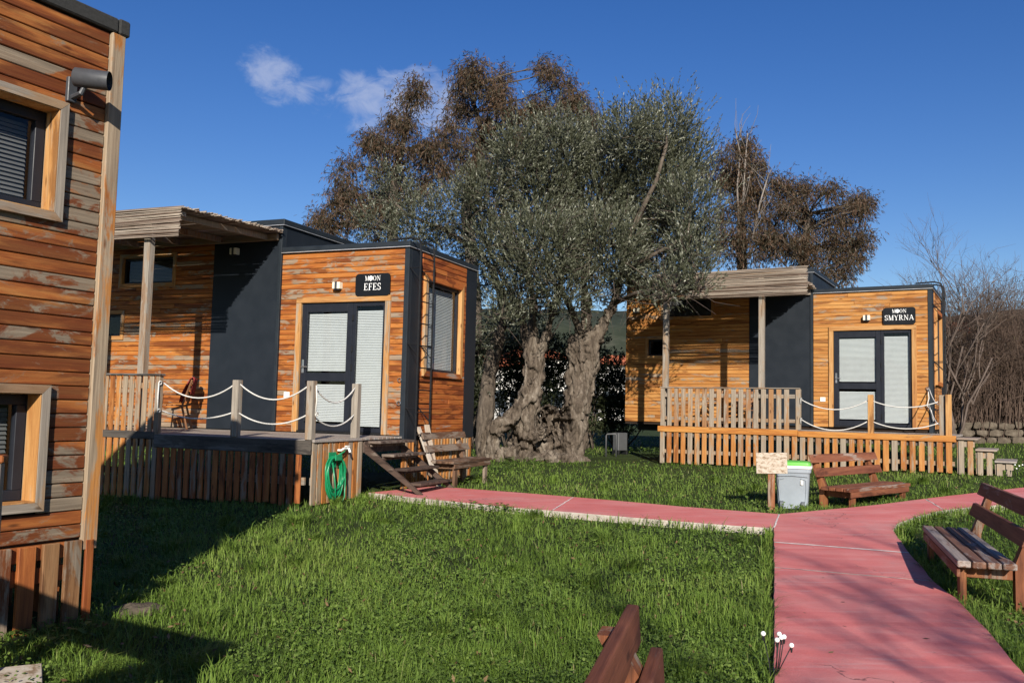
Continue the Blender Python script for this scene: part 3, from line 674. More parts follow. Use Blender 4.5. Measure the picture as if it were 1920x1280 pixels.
# ---------------------------------------------------------------- cabin beside the steps (sign EFES)
E_LOC, E_RZ = (-1.6416, 13.8845, EYE-.45), -.3869
efes = cabin('timber_cabin', 'orange timber cabin with black sign reading EFES and ladder on its side wall', E_LOC, E_RZ, M['wood_efes'], M['wood_efes_side'])
bpy.context.view_layer.update()
name_sign(efes, 'EFES', 'rounded black sign with white letters MOON EFES', -.93, -.295, 2.19, 2.545, -.06)
roof_ladder(efes, 'black iron roof ladder on side wall of the cabin signed EFES')
pergola(efes, 'reed pergola roof above the deck of the cabin signed EFES', -6.6, -2.38, 3.21, 2.78, (-3.05, -5.1), -.02)
def deck_efes():
    c = efes; t = thing('timber_deck', 'raised deck with white rope railing in front of the cabin signed EFES', 'deck', c.location, E_RZ)
    X0 = -5.2
    y = -2.44
    while y < -.07:
        MB().box(X0, -.005, y, y+.114, -.045, -.012, .004).build('plank', M['deck'], t); y += .12
    MB().box(-2.60, .012, -2.49, -2.452, -.20, -.018, .005).build('beam', M['beam_dark'], t)
    MB().box(X0, -2.605, -2.48, -2.452, -.09, .012, .005).build('beam', M['beam_dark'], t)
    MB().box(.008, .045, -2.451, -1.22, -.045, -.008, .004).build('beam', M['deck'], t)
    slats_front(t, c, arange(-2.50, -.08, .122), -2.452, .088, -.19, M['slat'])
    slats_front(t, c, arange(X0+.05, -2.68, .122), -2.452, .085, -.085, M['slat_mix'])
    MB().box(-2.64, -2.56, -2.475, -2.40, ground_local(c, -2.6, -2.4), .80, .005).build('post', M['post'], t)
    MB().box(X0, -.1, -2.44, -2.40, -.60, -.50, .004).build('rail', M['pine_grey_h'], t)
    MB().box(-.05, -.01, -2.40, -1.25, -.60, -.50, .004).build('rail', M['pine_grey_h'], t)
    MB().box(X0, -.1, -2.43, -2.35, -.20, -.05, .004).build('joist', M['beam_dark'], t)
    MB().box(X0, -.1, -1.2, -1.1, -.20, -.05, .004).build('joist', M['beam_dark'], t)
    # side skirt
    for i in range(10):
        y0 = -2.445+i*.122
        MB().box(-.004, .02+random.uniform(0, .012), y0, y0+.098, ground_local(c, 0, y0)+.02, -.05, .004).build('slat', M['slat_mix'] if random.random() < .75 else M['slat_light'], t)
    # solid balustrade on the left
    for x in arange(X0+.05, -2.68, .122):
        MB().box(x-.041, x+.041, -2.474, -2.452, .015, .80+random.uniform(-.005, .005), .004).build('slat', M['slat_mix'], t)
    MB().box(X0, -2.53, -2.50, -2.40, .803, .83, .004).build('rail', M['beam_dark'], t)
    MB().box(X0, -2.65, -2.448, -2.42, .62, .70, .004).build('rail', M['pine_grey_h'], t)
    P = [(-1.25, -2.42), (-.05, -2.42), (-.05, -1.33)]
    for x, y in P: MB().box(x-.05, x+.05, y-.05, y+.05, -.012, .755, .006).build('post', M['post'], t)
    Q = [(-2.555, -2.44)]+P
    for k in range(3):
        for z0, z1, s in ((.70, .70, .20), (.31, .32, .14)):
            a = Vector((*Q[k], z0)); b = Vector((*Q[k+1], z1)); d = (b-a).normalized()
            if k == 2: s *= 1.1
            if k == 0 and z0 < .5: s = .10
            MB().tube(rope_pts(a+d*.04, b-d*.04, s), .0105, 6).build('rope', M['rope'], t, True)
    MB().tube([(-2.55, -2.50, .70), (-2.545, -2.51, .5), (-2.55, -2.50, .31)], .0105, 6).build('rope', M['rope'], t, True)
    MB().tube([(.005, -2.40, .70), (.012, -2.39, .5), (.005, -2.40, .33)], .0105, 6).build('rope', M['rope'], t, True)
    for x, y, z in ((-2.545, -2.48, .70), (-2.545, -2.48, .31), (.006, -2.37, .32)):
        n = 12; MB().tube([(x+.004*math.sin(4*math.pi*i/n), y+.028*math.cos(4*math.pi*i/n), z+.028*math.sin(4*math.pi*i/n)) for i in range(n+1)], .010, 6).build('rope_knot', M['rope'], t, True)
deck_efes()
def skirt_efes():
    t = thing('slatted_skirt', 'short row of orange slats under side wall of the cabin signed EFES', 'skirt', efes.location, E_RZ)
    y = -.02
    while y < 2.5:
        MB().box(-.03, -.008+random.uniform(0, .006), y, y+.075, ground_local(efes, 0, y)+.01, -.075, .004).build('slat', M['slat_mix'], t); y += .112
skirt_efes()
def steps_efes():
    t = thing('wooden_steps', 'dark wooden steps leading from the red path up to the rope railed deck', 'steps', efes.location, E_RZ)
    gz = ground_local(efes, .8, -.8)+PATH_H
    for y in (-1.20, -.16):
        MB().poly([(.05, y-.02, -.10), (.05, y-.02, -.22), (.90, y-.02, gz), (.99, y-.02, gz), (.05, y+.02, -.10), (.05, y+.02, -.22), (.90, y+.02, gz), (.99, y+.02, gz)],
                  [(0, 1, 2, 3), (7, 6, 5, 4), (0, 4, 5, 1), (1, 5, 6, 2), (2, 6, 7, 3), (3, 7, 4, 0)]).build('stringer', M['step'], t)
    for i, (x, z) in enumerate(((.10, -.06), (.30, -.24), (.52, -.43), (.74, -.62))):
        MB().box(x, x+.20, -1.175 if i else -1.22, -.185, z-.025, z+.012, .004).box(x+.01, x+.03, -1.175, -.185, z-.075, z-.027, .003).build('tread', M['step'], t)
    MB().box(.0, .03, -1.2, -.16, -.22, -.06, .004).build('riser', M['step'], t)
steps_efes()
def leaning(px0, py0, px1, py1, D0, D1, wd, label):
    a = at(px0, py0, D0); b = at(px1, py1, D1)
    a.z = G(a.x, a.y)+.01
    t = thing('plank', label, 'plank', a, 0); d = b-a; L = d.length
    q = d.to_track_quat('Z', 'Y').to_matrix().to_4x4()
    o = MB().box(-wd/2, wd/2, -.014, .014, 0, L, .004).build('board', M['plank'], t, M=q)
leaning(826, 902, 784, 800, 13.75, 14.05, .085, 'loose pale plank with rounded top leaning steeply beside the dark steps')
leaning(822, 900, 800, 796, 13.95, 14.15, .10, 'loose pale square-topped plank leaning upright next to the iron ladder')
# hose, hanger, tap
def hose():
    Mx = Matrix.Translation(efes.location) @ Matrix.Rotation(E_RZ, 4, 'Z')
    t = thing('hose_hanger', 'green plastic hose hanger screwed to orange slats of the deck', 'hanger', Mx @ Vector((.035, -2.02, -.26)), E_RZ)
    MB().box(0, .012, -.09, .09, -.13, .08, .006).box(.013, .11, -.075, .075, .0, .02, .006).box(.095, .115, -.08, .08, -.03, .05, .006).build('bracket', M['hose'], t)
    t = thing('garden_hose', 'coiled green garden hose hanging on the side of the deck', 'hose', Mx @ Vector((.035, -2.02, -.26)), E_RZ)
    pts = []; 
    for k in range(11):
        ph = random.uniform(-.012, .012); ry = .185+random.uniform(-.03, .025); rz = .25+random.uniform(-.03, .04); xo = .03+.008*(k % 8)
        for i in range(20):
            a = math.pi/2+2*math.pi*i/20; pts.append((xo+.006*math.sin(a*2+k), ry*math.cos(a)*(1+.05*math.sin(a*3+k))+ph, .03-rz+rz*math.sin(a)))
    MB().tube(pts, .0105, 6).build('coil', M['hose'], t, True)
    MB().tube([(.09, .06, .02), (.10, .15, -.08), (.10, .19, -.30), (.11, .17, -.52), (.12, .06, -.64)], .0105, 6).build('loose_end', M['hose'], t, True)
    MB().tube([(.08, -.10, -.05), (.10, -.05, -.35), (.10, -.03, -.58)], .0105, 6).build('loose_end', M['hose'], t, True)
    MB().tube([(.05, .05, .03), (.06, .20, .08), (.05, .26, .13)], .0105, 6).build('loose_end', M['hose'], t, True)
    t = thing('water_tap', 'small white water tap above the green hose', 'tap', Mx @ Vector((.035, -1.72, -.14)), E_RZ)
    MB().tube([(0, 0, 0), (.07, 0, 0), (.09, 0, -.05)], .018, 8).build('spout', M['white'], t); MB().box(.03, .06, -.05, .05, .022, .04, .005).tube([(.045, 0, 0), (.045, 0, .03)], .008, 6).build('valve', M['white'], t)
    MB().tube([(.0, -.16, -.02), (.05, -.16, -.02), (.06, -.12, .0), (.05, -.02, .0)], .016, 8).build('pipe', M['white'], t)
hose()
def chair(label, loc, rz, mat='chair'):
    t = thing('wooden_chair', label, 'chair', loc, rz); m = M[mat]
    for x in (-.22, .22):
        MB().tube([(x, -.24, 0), (x, -.20, .42), (x, -.19, .56)], [.018, .018, .016], 6).build('leg', m, t)
        MB().tube([(x, .30, 0), (x, .20, .38), (x, .34, .82)], [.018, .018, .016], 6).build('leg', m, t)
        MB().box(x-.028, x+.028, -.23, .28, .56, .585, .006).build('armrest', m, t)
    for i in range(5): MB().box(-.22, .22, -.20+i*.085, -.13+i*.085, .385, .405, .004).build('seat_slat', m, t)
    for i in range(4):
        z = .46+i*.095; y = .225+(z-.38)*.32
        MB().box(-.215, .215, y-.012, y+.008, z, z+.07, .004).build('back_slat', m, t)
    return t
def blanket(label, ch):
    t = thing('blanket', label, 'blanket', ch.location, ch.rotation_euler.z)
    pr = [(.155, .44), (.17, .55), (.23, .70), (.30, .835), (.335, .855), (.36, .835), (.33, .70), (.31, .58)]
    vs = []; n = 9
    for i in range(n):
        x = -.16+.32*i/(n-1)
        for k, (y, z) in enumerate(pr): vs.append((x, y+.008*math.sin(x*34+k), z+.008*math.sin(x*20)))
    m = len(pr); mb = MB().poly(vs, [(i*m+k, i*m+k+1, (i+1)*m+k+1, (i+1)*m+k) for i in range(n-1) for k in range(m-1)])
    o = mb.build('cloth', M['blanket'], t, True); md = o.modifiers.new('t', 'SOLIDIFY'); md.thickness = .012
p = efes.matrix_basis @ Vector((-4.05, -.62, -.012))
ch = chair('dark wooden armchair with red blanket on the deck of the cabin signed EFES', p, E_RZ-1.0)
blanket('folded red patterned blanket hung over back of wooden armchair', ch)

# ---------------------------------------------------------------- cabin on the right (sign SMYRNA)
S_LOC, S_RZ = (8.7974, 18.5995, EYE-.225), -.5269
smyrna = cabin('timber_cabin', 'honey coloured timber cabin with black sign reading SMYRNA', S_LOC, S_RZ, M['wood_smyrna'], M['wood_smyrna_side'])
bpy.context.view_layer.update()
name_sign(smyrna, 'SMYRNA', 'rounded black sign with white letters MOON SMYRNA', -.94, -.30, 2.21, 2.575, -.06)
roof_ladder(smyrna, 'black iron roof ladder at right end of the cabin signed SMYRNA')
pergola(smyrna, 'reed pergola roof above the slatted balustrade of the cabin signed SMYRNA', -5.25, -2.03, 3.17, 2.62, (-2.95, -5.0), -.08, 3.06, -2.36)
def deck_smyrna():
    c = smyrna; t = thing('timber_deck', 'raised deck with pale slatted balustrade in front of the cabin signed SMYRNA', 'deck', c.location, S_RZ)
    X0, X1, ZT = -5.05, .56, -.075
    y = -2.44
    while y < -.07:
        MB().box(X0, X1, y, y+.114, ZT-.035, ZT, .004).build('plank', M['deck'], t); y += .12
    MB().box(X0-.05, -2.20, -2.50, -2.452, ZT-.10, ZT+.02, .006).build('beam', M['beam_orange'], t)
    MB().box(-2.195, X1+.03, -2.50, -2.452, ZT-.11, ZT+.005, .006).build('beam', M['beam_orange'], t)
    for a, b in ((X0+.05, X1),):
        slats_front(t, c, arange(a, b, .152), -2.455, .098, ZT-.085, ('slat_mix', 'slat_mix', 'slat_light'))
    MB().box(X0, X1, -2.43, -2.40, -.62, -.54, .004).build('rail', M['pine_grey_h'], t)
    MB().box(X0, X1, -2.43, -2.35, ZT-.2, ZT-.05, .004).build('joist', M['beam_dark'], t)
    for i in range(9):
        y0 = -2.40+i*.26; MB().box(X0-.02, X0, y0, y0+.1, ground_local(c, X0, y0), ZT-.04, .004).build('slat', M['slat_light'], t)
    for x in arange(X0+.05, -2.30, .152):
        MB().box(x-.047, x+.047, -2.476, -2.454, ZT+.025, .745+random.uniform(-.005, .005), .004).build('slat', M['slat_light'], t)
    MB().box(X0-.01, -2.16, -2.50, -2.41, .75, .772, .004).build('rail', M['pine_grey_h'], t)
    MB().box(X0, -2.20, -2.45, -2.42, .56, .64, .004).build('rail', M['pine_grey_h'], t)
    MB().box(X0, -2.20, -2.45, -2.42, .08, .15, .004).build('rail', M['pine_grey_h'], t)
    MB().box(-2.24, -2.15, -2.478, -2.38, ZT+.02, .748, .005).build('post', M['post'], t)
    P = [(-.86, -2.42), (.36, -2.36), (.47, -2.42)]
    for i, (x, y) in enumerate(P): MB().box(x-.05, x+.05, y-.045, y+.045, ZT, .655+.01*i, .006).build('post', M['pine'] if i != 1 else M['post'], t)
    Q = [(-2.15, -2.45), P[0], P[1]]
    for k in range(2):
        for z0, s in ((.55, .19), (.16, .20)):
            a = Vector((*Q[k], z0)); b = Vector((*Q[k+1], z0)); d = (b-a).normalized()
            MB().tube(rope_pts(a, b-d*.04, s*(1 if k == 0 else .65)), .0105, 6).build('rope', M['rope'], t, True)
    for z in (.56, .17):
        MB().tube([(-2.14, -2.49, z-.10), (-2.14, -2.50, z+.02), (-2.12, -2.48, z)], .012, 6).build('rope_knot', M['rope'], t, True)
    # rope back to the wall eye
    for z in (.55, .16):
        MB().tube(rope_pts((.40, -2.31, z), (-.06, -.05, .86 if z > .3 else .50), .18), .0105, 6).build('rope', M['rope'], t, True)
    MB().tube([(-.08, -.06, .86), (-.06, -.09, .65), (-.10, -.08, .50), (-.02, -.1, .40), (.02, -.09, .18)], .0105, 6).build('rope', M['rope'], t, True)
    # steps at the end
    s = thing('wooden_steps', 'greyed wooden steps at end of the deck of the cabin signed SMYRNA', 'steps', c.location, S_RZ)
    for i in range(3):
        x = X1+.035+i*.30; z = ZT-.03-.19*i
        MB().box(x, x+.34, -2.52, -1.3, z-.03, z, .004).build('tread', M['deck'], s)
        MB().box(x+.002, x+.29, -2.446, -2.42, z-.16, z-.033, .003).build('stringer', M['slat_light'], s)
        for k in (0, 1):
            xx = x+.03+k*.145; MB().box(xx, xx+.09, -2.47, -2.448, ground_local(c, xx, -2.4)+.01, z-.032, .004).build('slat', M['slat_light'], s)
        MB().box(x+.005, x+.025, -2.445, -1.32, ground_local(c, x, -1.6)+.01, z-.032, .003).build('riser', M['slat_light'], s)
deck_smyrna()
p = smyrna.matrix_basis @ Vector((-3.7, -.75, -.075)); chair('wooden armchair behind right part of the pale balustrade', p, S_RZ+.5)
p = smyrna.matrix_basis @ Vector((-4.6, -.9, -.075)); chair('wooden armchair behind left part of the pale balustrade under the olive branches', p, S_RZ-.6)
# outdoor unit beside the cabin
def outdoor_unit():
    p = at(1163, 812, 22.3); p.z = G(p.x, p.y)
    t = thing('outdoor_unit', 'narrow outdoor air conditioner unit with shade put into its dark colour at corner of cabin SMYRNA', 'air conditioner', p, S_RZ+1.2)
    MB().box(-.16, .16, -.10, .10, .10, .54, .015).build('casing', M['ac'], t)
    for x in (-.14, .14): MB().box(x-.03, x+.03, -.11, .11, -.03, .10, .004).build('foot', M['iron'], t)
    q = at(1137, 800, 21.5); q.z = G(q.x, q.y)
    t = thing('pipe_frame', 'thin bent pipe with shade put into its dark grey colour left of the air conditioner', 'pipe', q, 0)
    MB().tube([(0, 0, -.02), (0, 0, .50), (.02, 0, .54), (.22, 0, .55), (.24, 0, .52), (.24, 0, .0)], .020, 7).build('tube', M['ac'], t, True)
outdoor_unit()
# ---------------------------------------------------------------- near cabin on the left
N_LOC, N_RZ = (-2.5338, 5.5, EYE-.84), 1.0556
def near_cabin():
    c = thing('timber_cabin', 'weathered timber cabin wall with two framed windows and round spotlight', 'cabin', N_LOC, N_RZ); bpy.context.view_layer.update()
    HN, L = 3.14, -6.0; NW = M['wood_near']
    wins = ((-1.75, -.35, 1.87, 2.583), (-1.55, -.355, .195, .915))
    bd = []
    n = 39; pt = (HN-.01)/n
    boards(c, NW, L, -.085, .015, HN-.01, [(a+.02, b-.02, d+.02, e-.02) for a, b, d, e in wins], 'front', 0, 'board', .02, .15)
    for (a, b, d, e), bl in zip(wins, ('blind_dark', 'blind_dark')): window_box(c, a, b, d, e, .05, .06, .13, 'front', 0, ('pine_grey', 'pine_grey_h'), bl, .06, 'pine')
    k = lambda *q: MB().box(*q).build('wall_core', M['core'], c)
    k(-.36, -.02, .005, .06, 0, HN-.02); k(L, -1.70, .005, .06, 0, HN-.02); k(-1.699, -.361, .005, .06, 0, .21); k(-1.699, -.361, .005, .06, .9, 1.885); k(-1.699, -.361, .005, .06, 2.57, HN-.02)
    k(-.06, -.02, .061, 2.5, 0, HN-.02); k(L, -.061, 2.45, 2.5, 0, HN-.02); k(L, -.061, .061, 2.449, -.05, -.01); k(L, L+.05, .061, 2.449, 0, HN-.02)
    boards(c, M['wood_efes_side'], .0, 2.5, .015, HN-.01, [], 'side', -.02, 'board', .02, .1)
    MB().box(-.083, .012, -.045, .0, -.06, HN-.012, .005).build('corner_board', M['slat_mix'], c)
    MB().box(L-.02, -.045, -.05, 2.54, HN-.008, HN+.085, .01).build('roof_edge', M['felt'], c)
    MB().box(-.043, .035, -.055, 2.545, HN-.012, HN+.09, .01).build('roof_edge', M['felt'], c)
    MB().box(L, -.05, .0, 2.5, HN+.086, HN+.10, .004).build('roof', M['felt'], c)
    # spotlight
    o = MB().box(-.36, -.30, -.05, -.021, 2.60, 2.75, .004).build('lamp_bracket', M['lamp'], c)
    MB().tube([(-.33, -.05, 2.63), (-.33, -.13, 2.64), (-.31, -.14, 2.70)], .016, 8).build('lamp_arm', M['lamp'], o)
    d = Vector((.60, -.79, -.06)).normalized(); a = Vector((-.36, -.10, 2.735)); n = 28
    o2 = MB().tube([a, a+d*.006, a+d*.20], [.048, .056, .056], n, False).build('spotlight', M['lamp'], c, True)
    MB().tube([a+d*.2001, a+d*.16], [.0535, .0525], n, False).build('lamp_rim', M['lamp'], o2, True)
    MB().tube([a-d*.001, a+d*.004], [.047, .049], n).build('lamp_back', M['lamp'], o2)
    MB().tube([a+d*.155, a+d*.161], [.053, .053], n).build('lens', M['lens'], o2)
    # slatted skirt
    x = -.143
    while x > -4:
        MB().box(x-.05+random.uniform(-.004, .004), x+.05, -.055, -.03, ground_local(c, x, 0)-.02, .0+random.uniform(-.004, .004), .004).build('slat', M[random.choice(('slat', 'slat_old'))], c); x -= .143
    MB().box(-.064, -.012, -.052, -.03, ground_local(c, 0, 0)-.02, -.002, .004).build('slat', M['slat'], c)
    MB().box(L, -.1, -.026, .02, -.09, -.003, .004).build('skirt_rail', M['slat'], c)
    MB().box(L, -.1, -.026, .0, -.22, -.13, .004).build('skirt_rail', M['slat'], c)
    y = .1
    while y < 2.4:
        MB().box(-.03, -.008, y, y+.1, ground_local(c, 0, y)-.02, .012, .004).build('slat', M['slat'], c); y += .16
    # porch on its long side, beyond the frame
    t = thing('timber_deck', 'railed porch of the weathered cabin casting an angled shadow on the grass', 'deck', N_LOC, N_RZ)
    y = -2.85
    while y < -.1:
        MB().box(-5.8, -2.62, y, y+.115, -.05, -.01, .004).build('plank', M['deck'], t); y += .121
    for x, yy in ((-2.66, -2.85), (-2.66, -1.6), (-2.66, -.3), (-4.2, -2.85), (-5.7, -2.85)):
        MB().box(x-.05, x+.05, yy-.05, yy+.05, ground_local(c, x, yy)-.02, .70, .005).build('post', M['post'], t)
    MB().box(-2.72, -2.60, -2.91, -.1, .701, .90, .005).build('rail', M['beam_dark'], t)
    MB().box(-5.8, -2.725, -2.91, -2.80, .701, .90, .005).build('rail', M['beam_dark'], t)
near_cabin()
def edge_post():
    p = at(2, 853, 4.1); t = thing('wooden_post', 'square weathered post in front of lower window of the weathered cabin', 'post', (p.x-.045, p.y, 0), .35)
    MB().box(-.05, .05, -.05, .05, -.03, p.z-.035, .005).build('shaft', M['post'], t); MB().box(-.06, .06, -.06, .06, p.z-.034, p.z, .006).build('cap', M['slat'], t)
edge_post()
p = gp(62, 1272); t = thing('board', 'pale offcut board lying in the grass beside the weathered cabin', 'board', (p.x+.02, p.y-.20, .05), .5)
MB().box(-.11, .11, -.13, .13, 0, .02, .003, Matrix.Rotation(.12, 4, 'X')).build('offcut', M['flaked'], t)
p = gp(255, 1150); t = thing('stone', 'flat grey stone half buried in grass at corner of the weathered cabin', 'stone', (p.x, p.y, p.z), .3)
bm = bmesh.new(); bmesh.ops.create_icosphere(bm, subdivisions=3, radius=1)
for v in bm.verts: v.co = Vector((v.co.x*.17, v.co.y*.11, v.co.z*.05+.015))*(1+.25*mnoise.noise(v.co*2.2))
me = bpy.data.meshes.new('rock'); bm.to_mesh(me); bm.free(); me.materials.append(M['stone']); o = bpy.data.objects.new('rock', me); COL.objects.link(o); o.parent = t

# ================================================================== BENCHES
def bench(label, corner, rz, L, hs, hb, depth=.38, mats=('bench_seat', 'bench', 'bench_leg'), group=None, low=None, rec=.155, tilt=1.0):
    """corner: ground point under the front left end; local x along the length, local +y to the back"""
    t = thing('park_bench', label, 'bench', corner, rz, group); ms, mb_, ml = (M[k] for k in mats)
    n = 4; w_ = depth/n
    for i in range(n):
        MB().box(0, L, i*w_+.004, (i+1)*w_-.006, hs-.045+random.uniform(-.003, .003), hs+random.uniform(-.003, .003), .006).build('seat_board', ms, t)
    for x in (.16, L-.16):
        MB().box(x-.055, x+.055, .03, .075, -.05, hs-.05, .005).build('leg', ml, t)
        y0, y1 = depth+.0, depth+rec+.015
        o = MB().poly([(x-.05, y0, -.05), (x+.05, y0, -.05), (x+.05, y0+.06, -.05), (x-.05, y0+.06, -.05),
                       (x-.05, y0, hs-.02), (x+.05, y0, hs-.02), (x+.05, y0+.075, hs-.02), (x-.05, y0+.075, hs-.02),
                       (x-.05, y1-.02, hb-.03), (x+.05, y1-.02, hb-.03), (x+.05, y1+.03, hb-.03), (x-.05, y1+.03, hb-.03)],
                      [(0, 3, 2, 1), (8, 9, 10, 11)]+[f for b in (0, 4) for f in ((b, b+1, b+5, b+4), (b+1, b+2, b+6, b+5), (b+2, b+3, b+7, b+6), (b+3, b, b+4, b+7))]).build('leg', ml, t)
        MB().box(x-.02, x+.02, .078, depth-.002, hs-.13, hs-.048, .004).build('cross_rail', ml, t)
    MB().box(.05, L-.05, .005, .028, hs-.12, hs-.048, .004).build('apron', mb_, t)
    for k in (0, 1):
        z0 = (low or hs+.12) if k == 0 else hb-.105; z1 = z0+.105
        f = lambda z: depth+.0+(z-hs)/(hb-hs)*rec
        b = f(z1)-.035; a = b-(f(z1)-f(z0))*tilt
        o = MB().poly([(-.04, a, z0), (L+.04, a, z0), (L+.04, b, z1), (-.04, b, z1), (-.04, a+.034, z0), (L+.04, a+.034, z0), (L+.04, b+.034, z1), (-.04, b+.034, z1)],
                      [(0, 1, 2, 3), (7, 6, 5, 4), (0, 4, 5, 1), (1, 5, 6, 2), (2, 6, 7, 3), (3, 7, 4, 0)]).build('backrest_board', mb_, t)
        md = o.modifiers.new('b', 'BEVEL'); md.width = .006; md.segments = 2
    return t
# bench beside the path on the right: seat front edge runs from near (3.09,6.27) to far (3.77,8.27), back on its right
def place(P, Q, hs, hb, label, depth=.38, mats=('bench_seat', 'bench', 'bench_leg'), drop=0, low=None, rec=.155, tilt=1.0):
    # P,Q front seat corners; back lies to the left of P->Q direction
    d = Vector((Q[0]-P[0], Q[1]-P[1])); return bench(label, (P[0], P[1], G(*P)-drop), math.atan2(d.y, d.x), d.length, hs, hb, depth, mats, None, low, rec, tilt)
place((3.80, 8.27), (3.12, 6.27), .31, .72, 'brown bench with worn grey seat boards beside the red path')
place((4.28, 11.25), (5.62, 12.55), .30, .70, 'brown bench standing on grass behind the green lidded bin', .40, ('bench', 'bench', 'bench_leg'), .02)
e0 = efes.matrix_basis @ Vector((.80, .15, 0)); e1 = efes.matrix_basis @ Vector((.80, 1.62, 0))
place(e0.xy, e1.xy, .44, .86, 'old weathered bench against side wall of the cabin signed EFES', .42, ('bench_old', 'bench_old', 'bench_old_leg'))
place((.53, .55), (.97, 2.32), .36, .80, 'brown bench of which the backrest boards show in the foreground grass', .40, low=.585, rec=.265, tilt=.12)

# ================================================================== BIN, SIGN, STAKES
def bin_():
    p = gp(1487, 950); t = thing('rubbish_bin', 'grey plastic rubbish bin with bright green lid beside the red path', 'bin', p, -.35)
    def rr(w_, d_, r, z): 
        out = []
        for cx, cy, a in ((w_/2-r, -d_/2+r, -90), (w_/2-r, d_/2-r, 0), (-w_/2+r, d_/2-r, 90), (-w_/2+r, -d_/2+r, 180)):
            for k in range(6): an = math.radians(a+18*k); out.append((cx+r*math.cos(an), cy+r*math.sin(an), z))
        return out
    def loft(rings, cap=True):
        n = len(rings[0]); mb = MB(); vs = [q for r in rings for q in r]
        fs = [(i*n+k, i*n+(k+1) % n, (i+1)*n+(k+1) % n, (i+1)*n+k) for i in range(len(rings)-1) for k in range(n)]
        if cap: fs += [tuple(range(n))[::-1], tuple(range((len(rings)-1)*n, len(rings)*n))]
        return mb.poly(vs, fs)
    def sm(o):
        o.data.shade_smooth(); m = o.modifiers.new('e', 'EDGE_SPLIT'); m.split_angle = math.radians(35); return o
    b = sm(loft([rr(.36, .30, .05, -.02), rr(.37, .31, .05, .04), rr(.42, .35, .05, .44), rr(.425, .355, .05, .445), rr(.45, .38, .05, .455), rr(.455, .385, .05, .50)]).build('body', M['bin'], t))
    sm(loft([rr(.455, .385, .05, .503), rr(.47, .40, .055, .507), rr(.47, .40, .055, .532), rr(.46, .39, .055, .540)]).build('rim', M['white'], t))
    sm(loft([rr(.445, .375, .05, .541), rr(.45, .38, .05, .552), rr(.44, .37, .05, .578), rr(.40, .33, .05, .592), rr(.30, .24, .05, .598)]).build('lid', M['bin_lid'], t))
    for x in (-.13, .13):
        MB().tube([(x-.02, -.165, .045), (x+.02, -.165, .045)], .045, 14).build('wheel', M['bin_dark'], t)
    MB().box(.10, .13, -.190, -.180, .30, .36, .002, Matrix.Rotation(-.0, 4, 'X')).build('sticker', M['white'], t)
    for s in (-1, 1):
        MB().tube([(s*.155, -.158, .08), (s*.17, -.172, .26), (s*.165, -.178, .36), (s*.10, -.182, .38)], .005, 5).build('moulding', M['bin'], t)
    MB().tube([(-.19, -.187, .405), (0, -.19, .415), (.19, -.187, .405)], .005, 5).build('moulding', M['bin'], t)
bin_()
def sign_board():
    p = gp(1446, 958); t = thing('sign_board', 'blank flaked board on a short wooden post beside the bin', 'sign', p, -.22)
    MB().box(-.042, .042, -.03, .03, -.05, .52, .004).build('post', M['bench_leg'], t)
    MB().box(-.165, .21, -.05, -.032, .47, .73, .003, Matrix.Rotation(math.radians(-2), 4, 'Y')).build('board', M['flaked'], t)
sign_board()
def stakes(label, px, py, D, tips):
    b = at(px, py, D); b.z = G(b.x, b.y); t = thing('stake_light', label, 'garden light', b)
    for i, (x, y) in enumerate(tips):
        q = at(x, y, D+random.uniform(-.06, .06)); v = q-b; s = Vector((random.uniform(-.02, .02), random.uniform(-.03, .03), -.02))
        MB().tube([s, s.lerp(v, .5)+Vector((.006, 0, .012)), v-Vector((0, 0, .004))], .0028, 5).build('stem', M['iron'], t, True)
        MB().tube([v-Vector((0, 0, .034))-v*.0, v-Vector((0, 0, .008))], [.004, .0065], 6).build('socket', M['iron'], t)
        bm = bmesh.new(); bmesh.ops.create_icosphere(bm, subdivisions=2, radius=.0125, matrix=Matrix.Translation(v)); me = bpy.data.meshes.new('ball'); bm.to_mesh(me); bm.free(); me.shade_smooth(); me.materials.append(M['signwhite'])
        o = bpy.data.objects.new('ball', me); COL.objects.link(o); o.parent = t
stakes('cluster of small white balls on thin black stems at grassy edge of the path', 1447, 1285, 4.45, [(1431, 1187), (1461, 1188), (1465, 1194), (1457, 1199), (1470, 1193), (1484, 1209)])
stakes('little white balls on black stems in grass beyond the wooden steps', 1908, 905, 15.5, [(1903, 871), (1911, 873), (1917, 871), (1906, 878)])

# ================================================================== TREES
def to_np(mb): return mb
class Leaves:
    def __init__(s): s.c = []; s.d = []; s.n = []; s.L = []; s.W = []; s.r = []
    def add(s, c, d, L, W_, r): s.c.append(c); s.d.append(d); s.L.append(L); s.W.append(W_); s.r.append(r)
    def build(s, name, mat, parent):
        c = np.concatenate(s.c); d = np.concatenate(s.d); L = np.concatenate(s.L)[:, None]; Wd = np.concatenate(s.W)[:, None]; r = np.concatenate(s.r)
        d = d/np.maximum(np.linalg.norm(d, axis=1, keepdims=True), 1e-6)
        q = rng.normal(size=d.shape); u = np.cross(d, q); u /= np.maximum(np.linalg.norm(u, axis=1, keepdims=True), 1e-6)
        V = np.stack([c, c+d*L*.5+u*Wd*.5, c+d*L, c+d*L*.5-u*Wd*.5], 1).reshape(-1, 3)
        F = np.arange(len(c)*4).reshape(-1, 4)
        o = npmesh(name, V, F, mat, parent, np.repeat(r, 4)); return o
def unit(n):
    v = rng.normal(size=(n, 3)); return v/np.linalg.norm(v, axis=1, keepdims=True)
def lobes_px(lst, D, dj): return [(at(x, y, D+random.uniform(-dj, dj)), r*D/FPX) for x, y, r in lst]
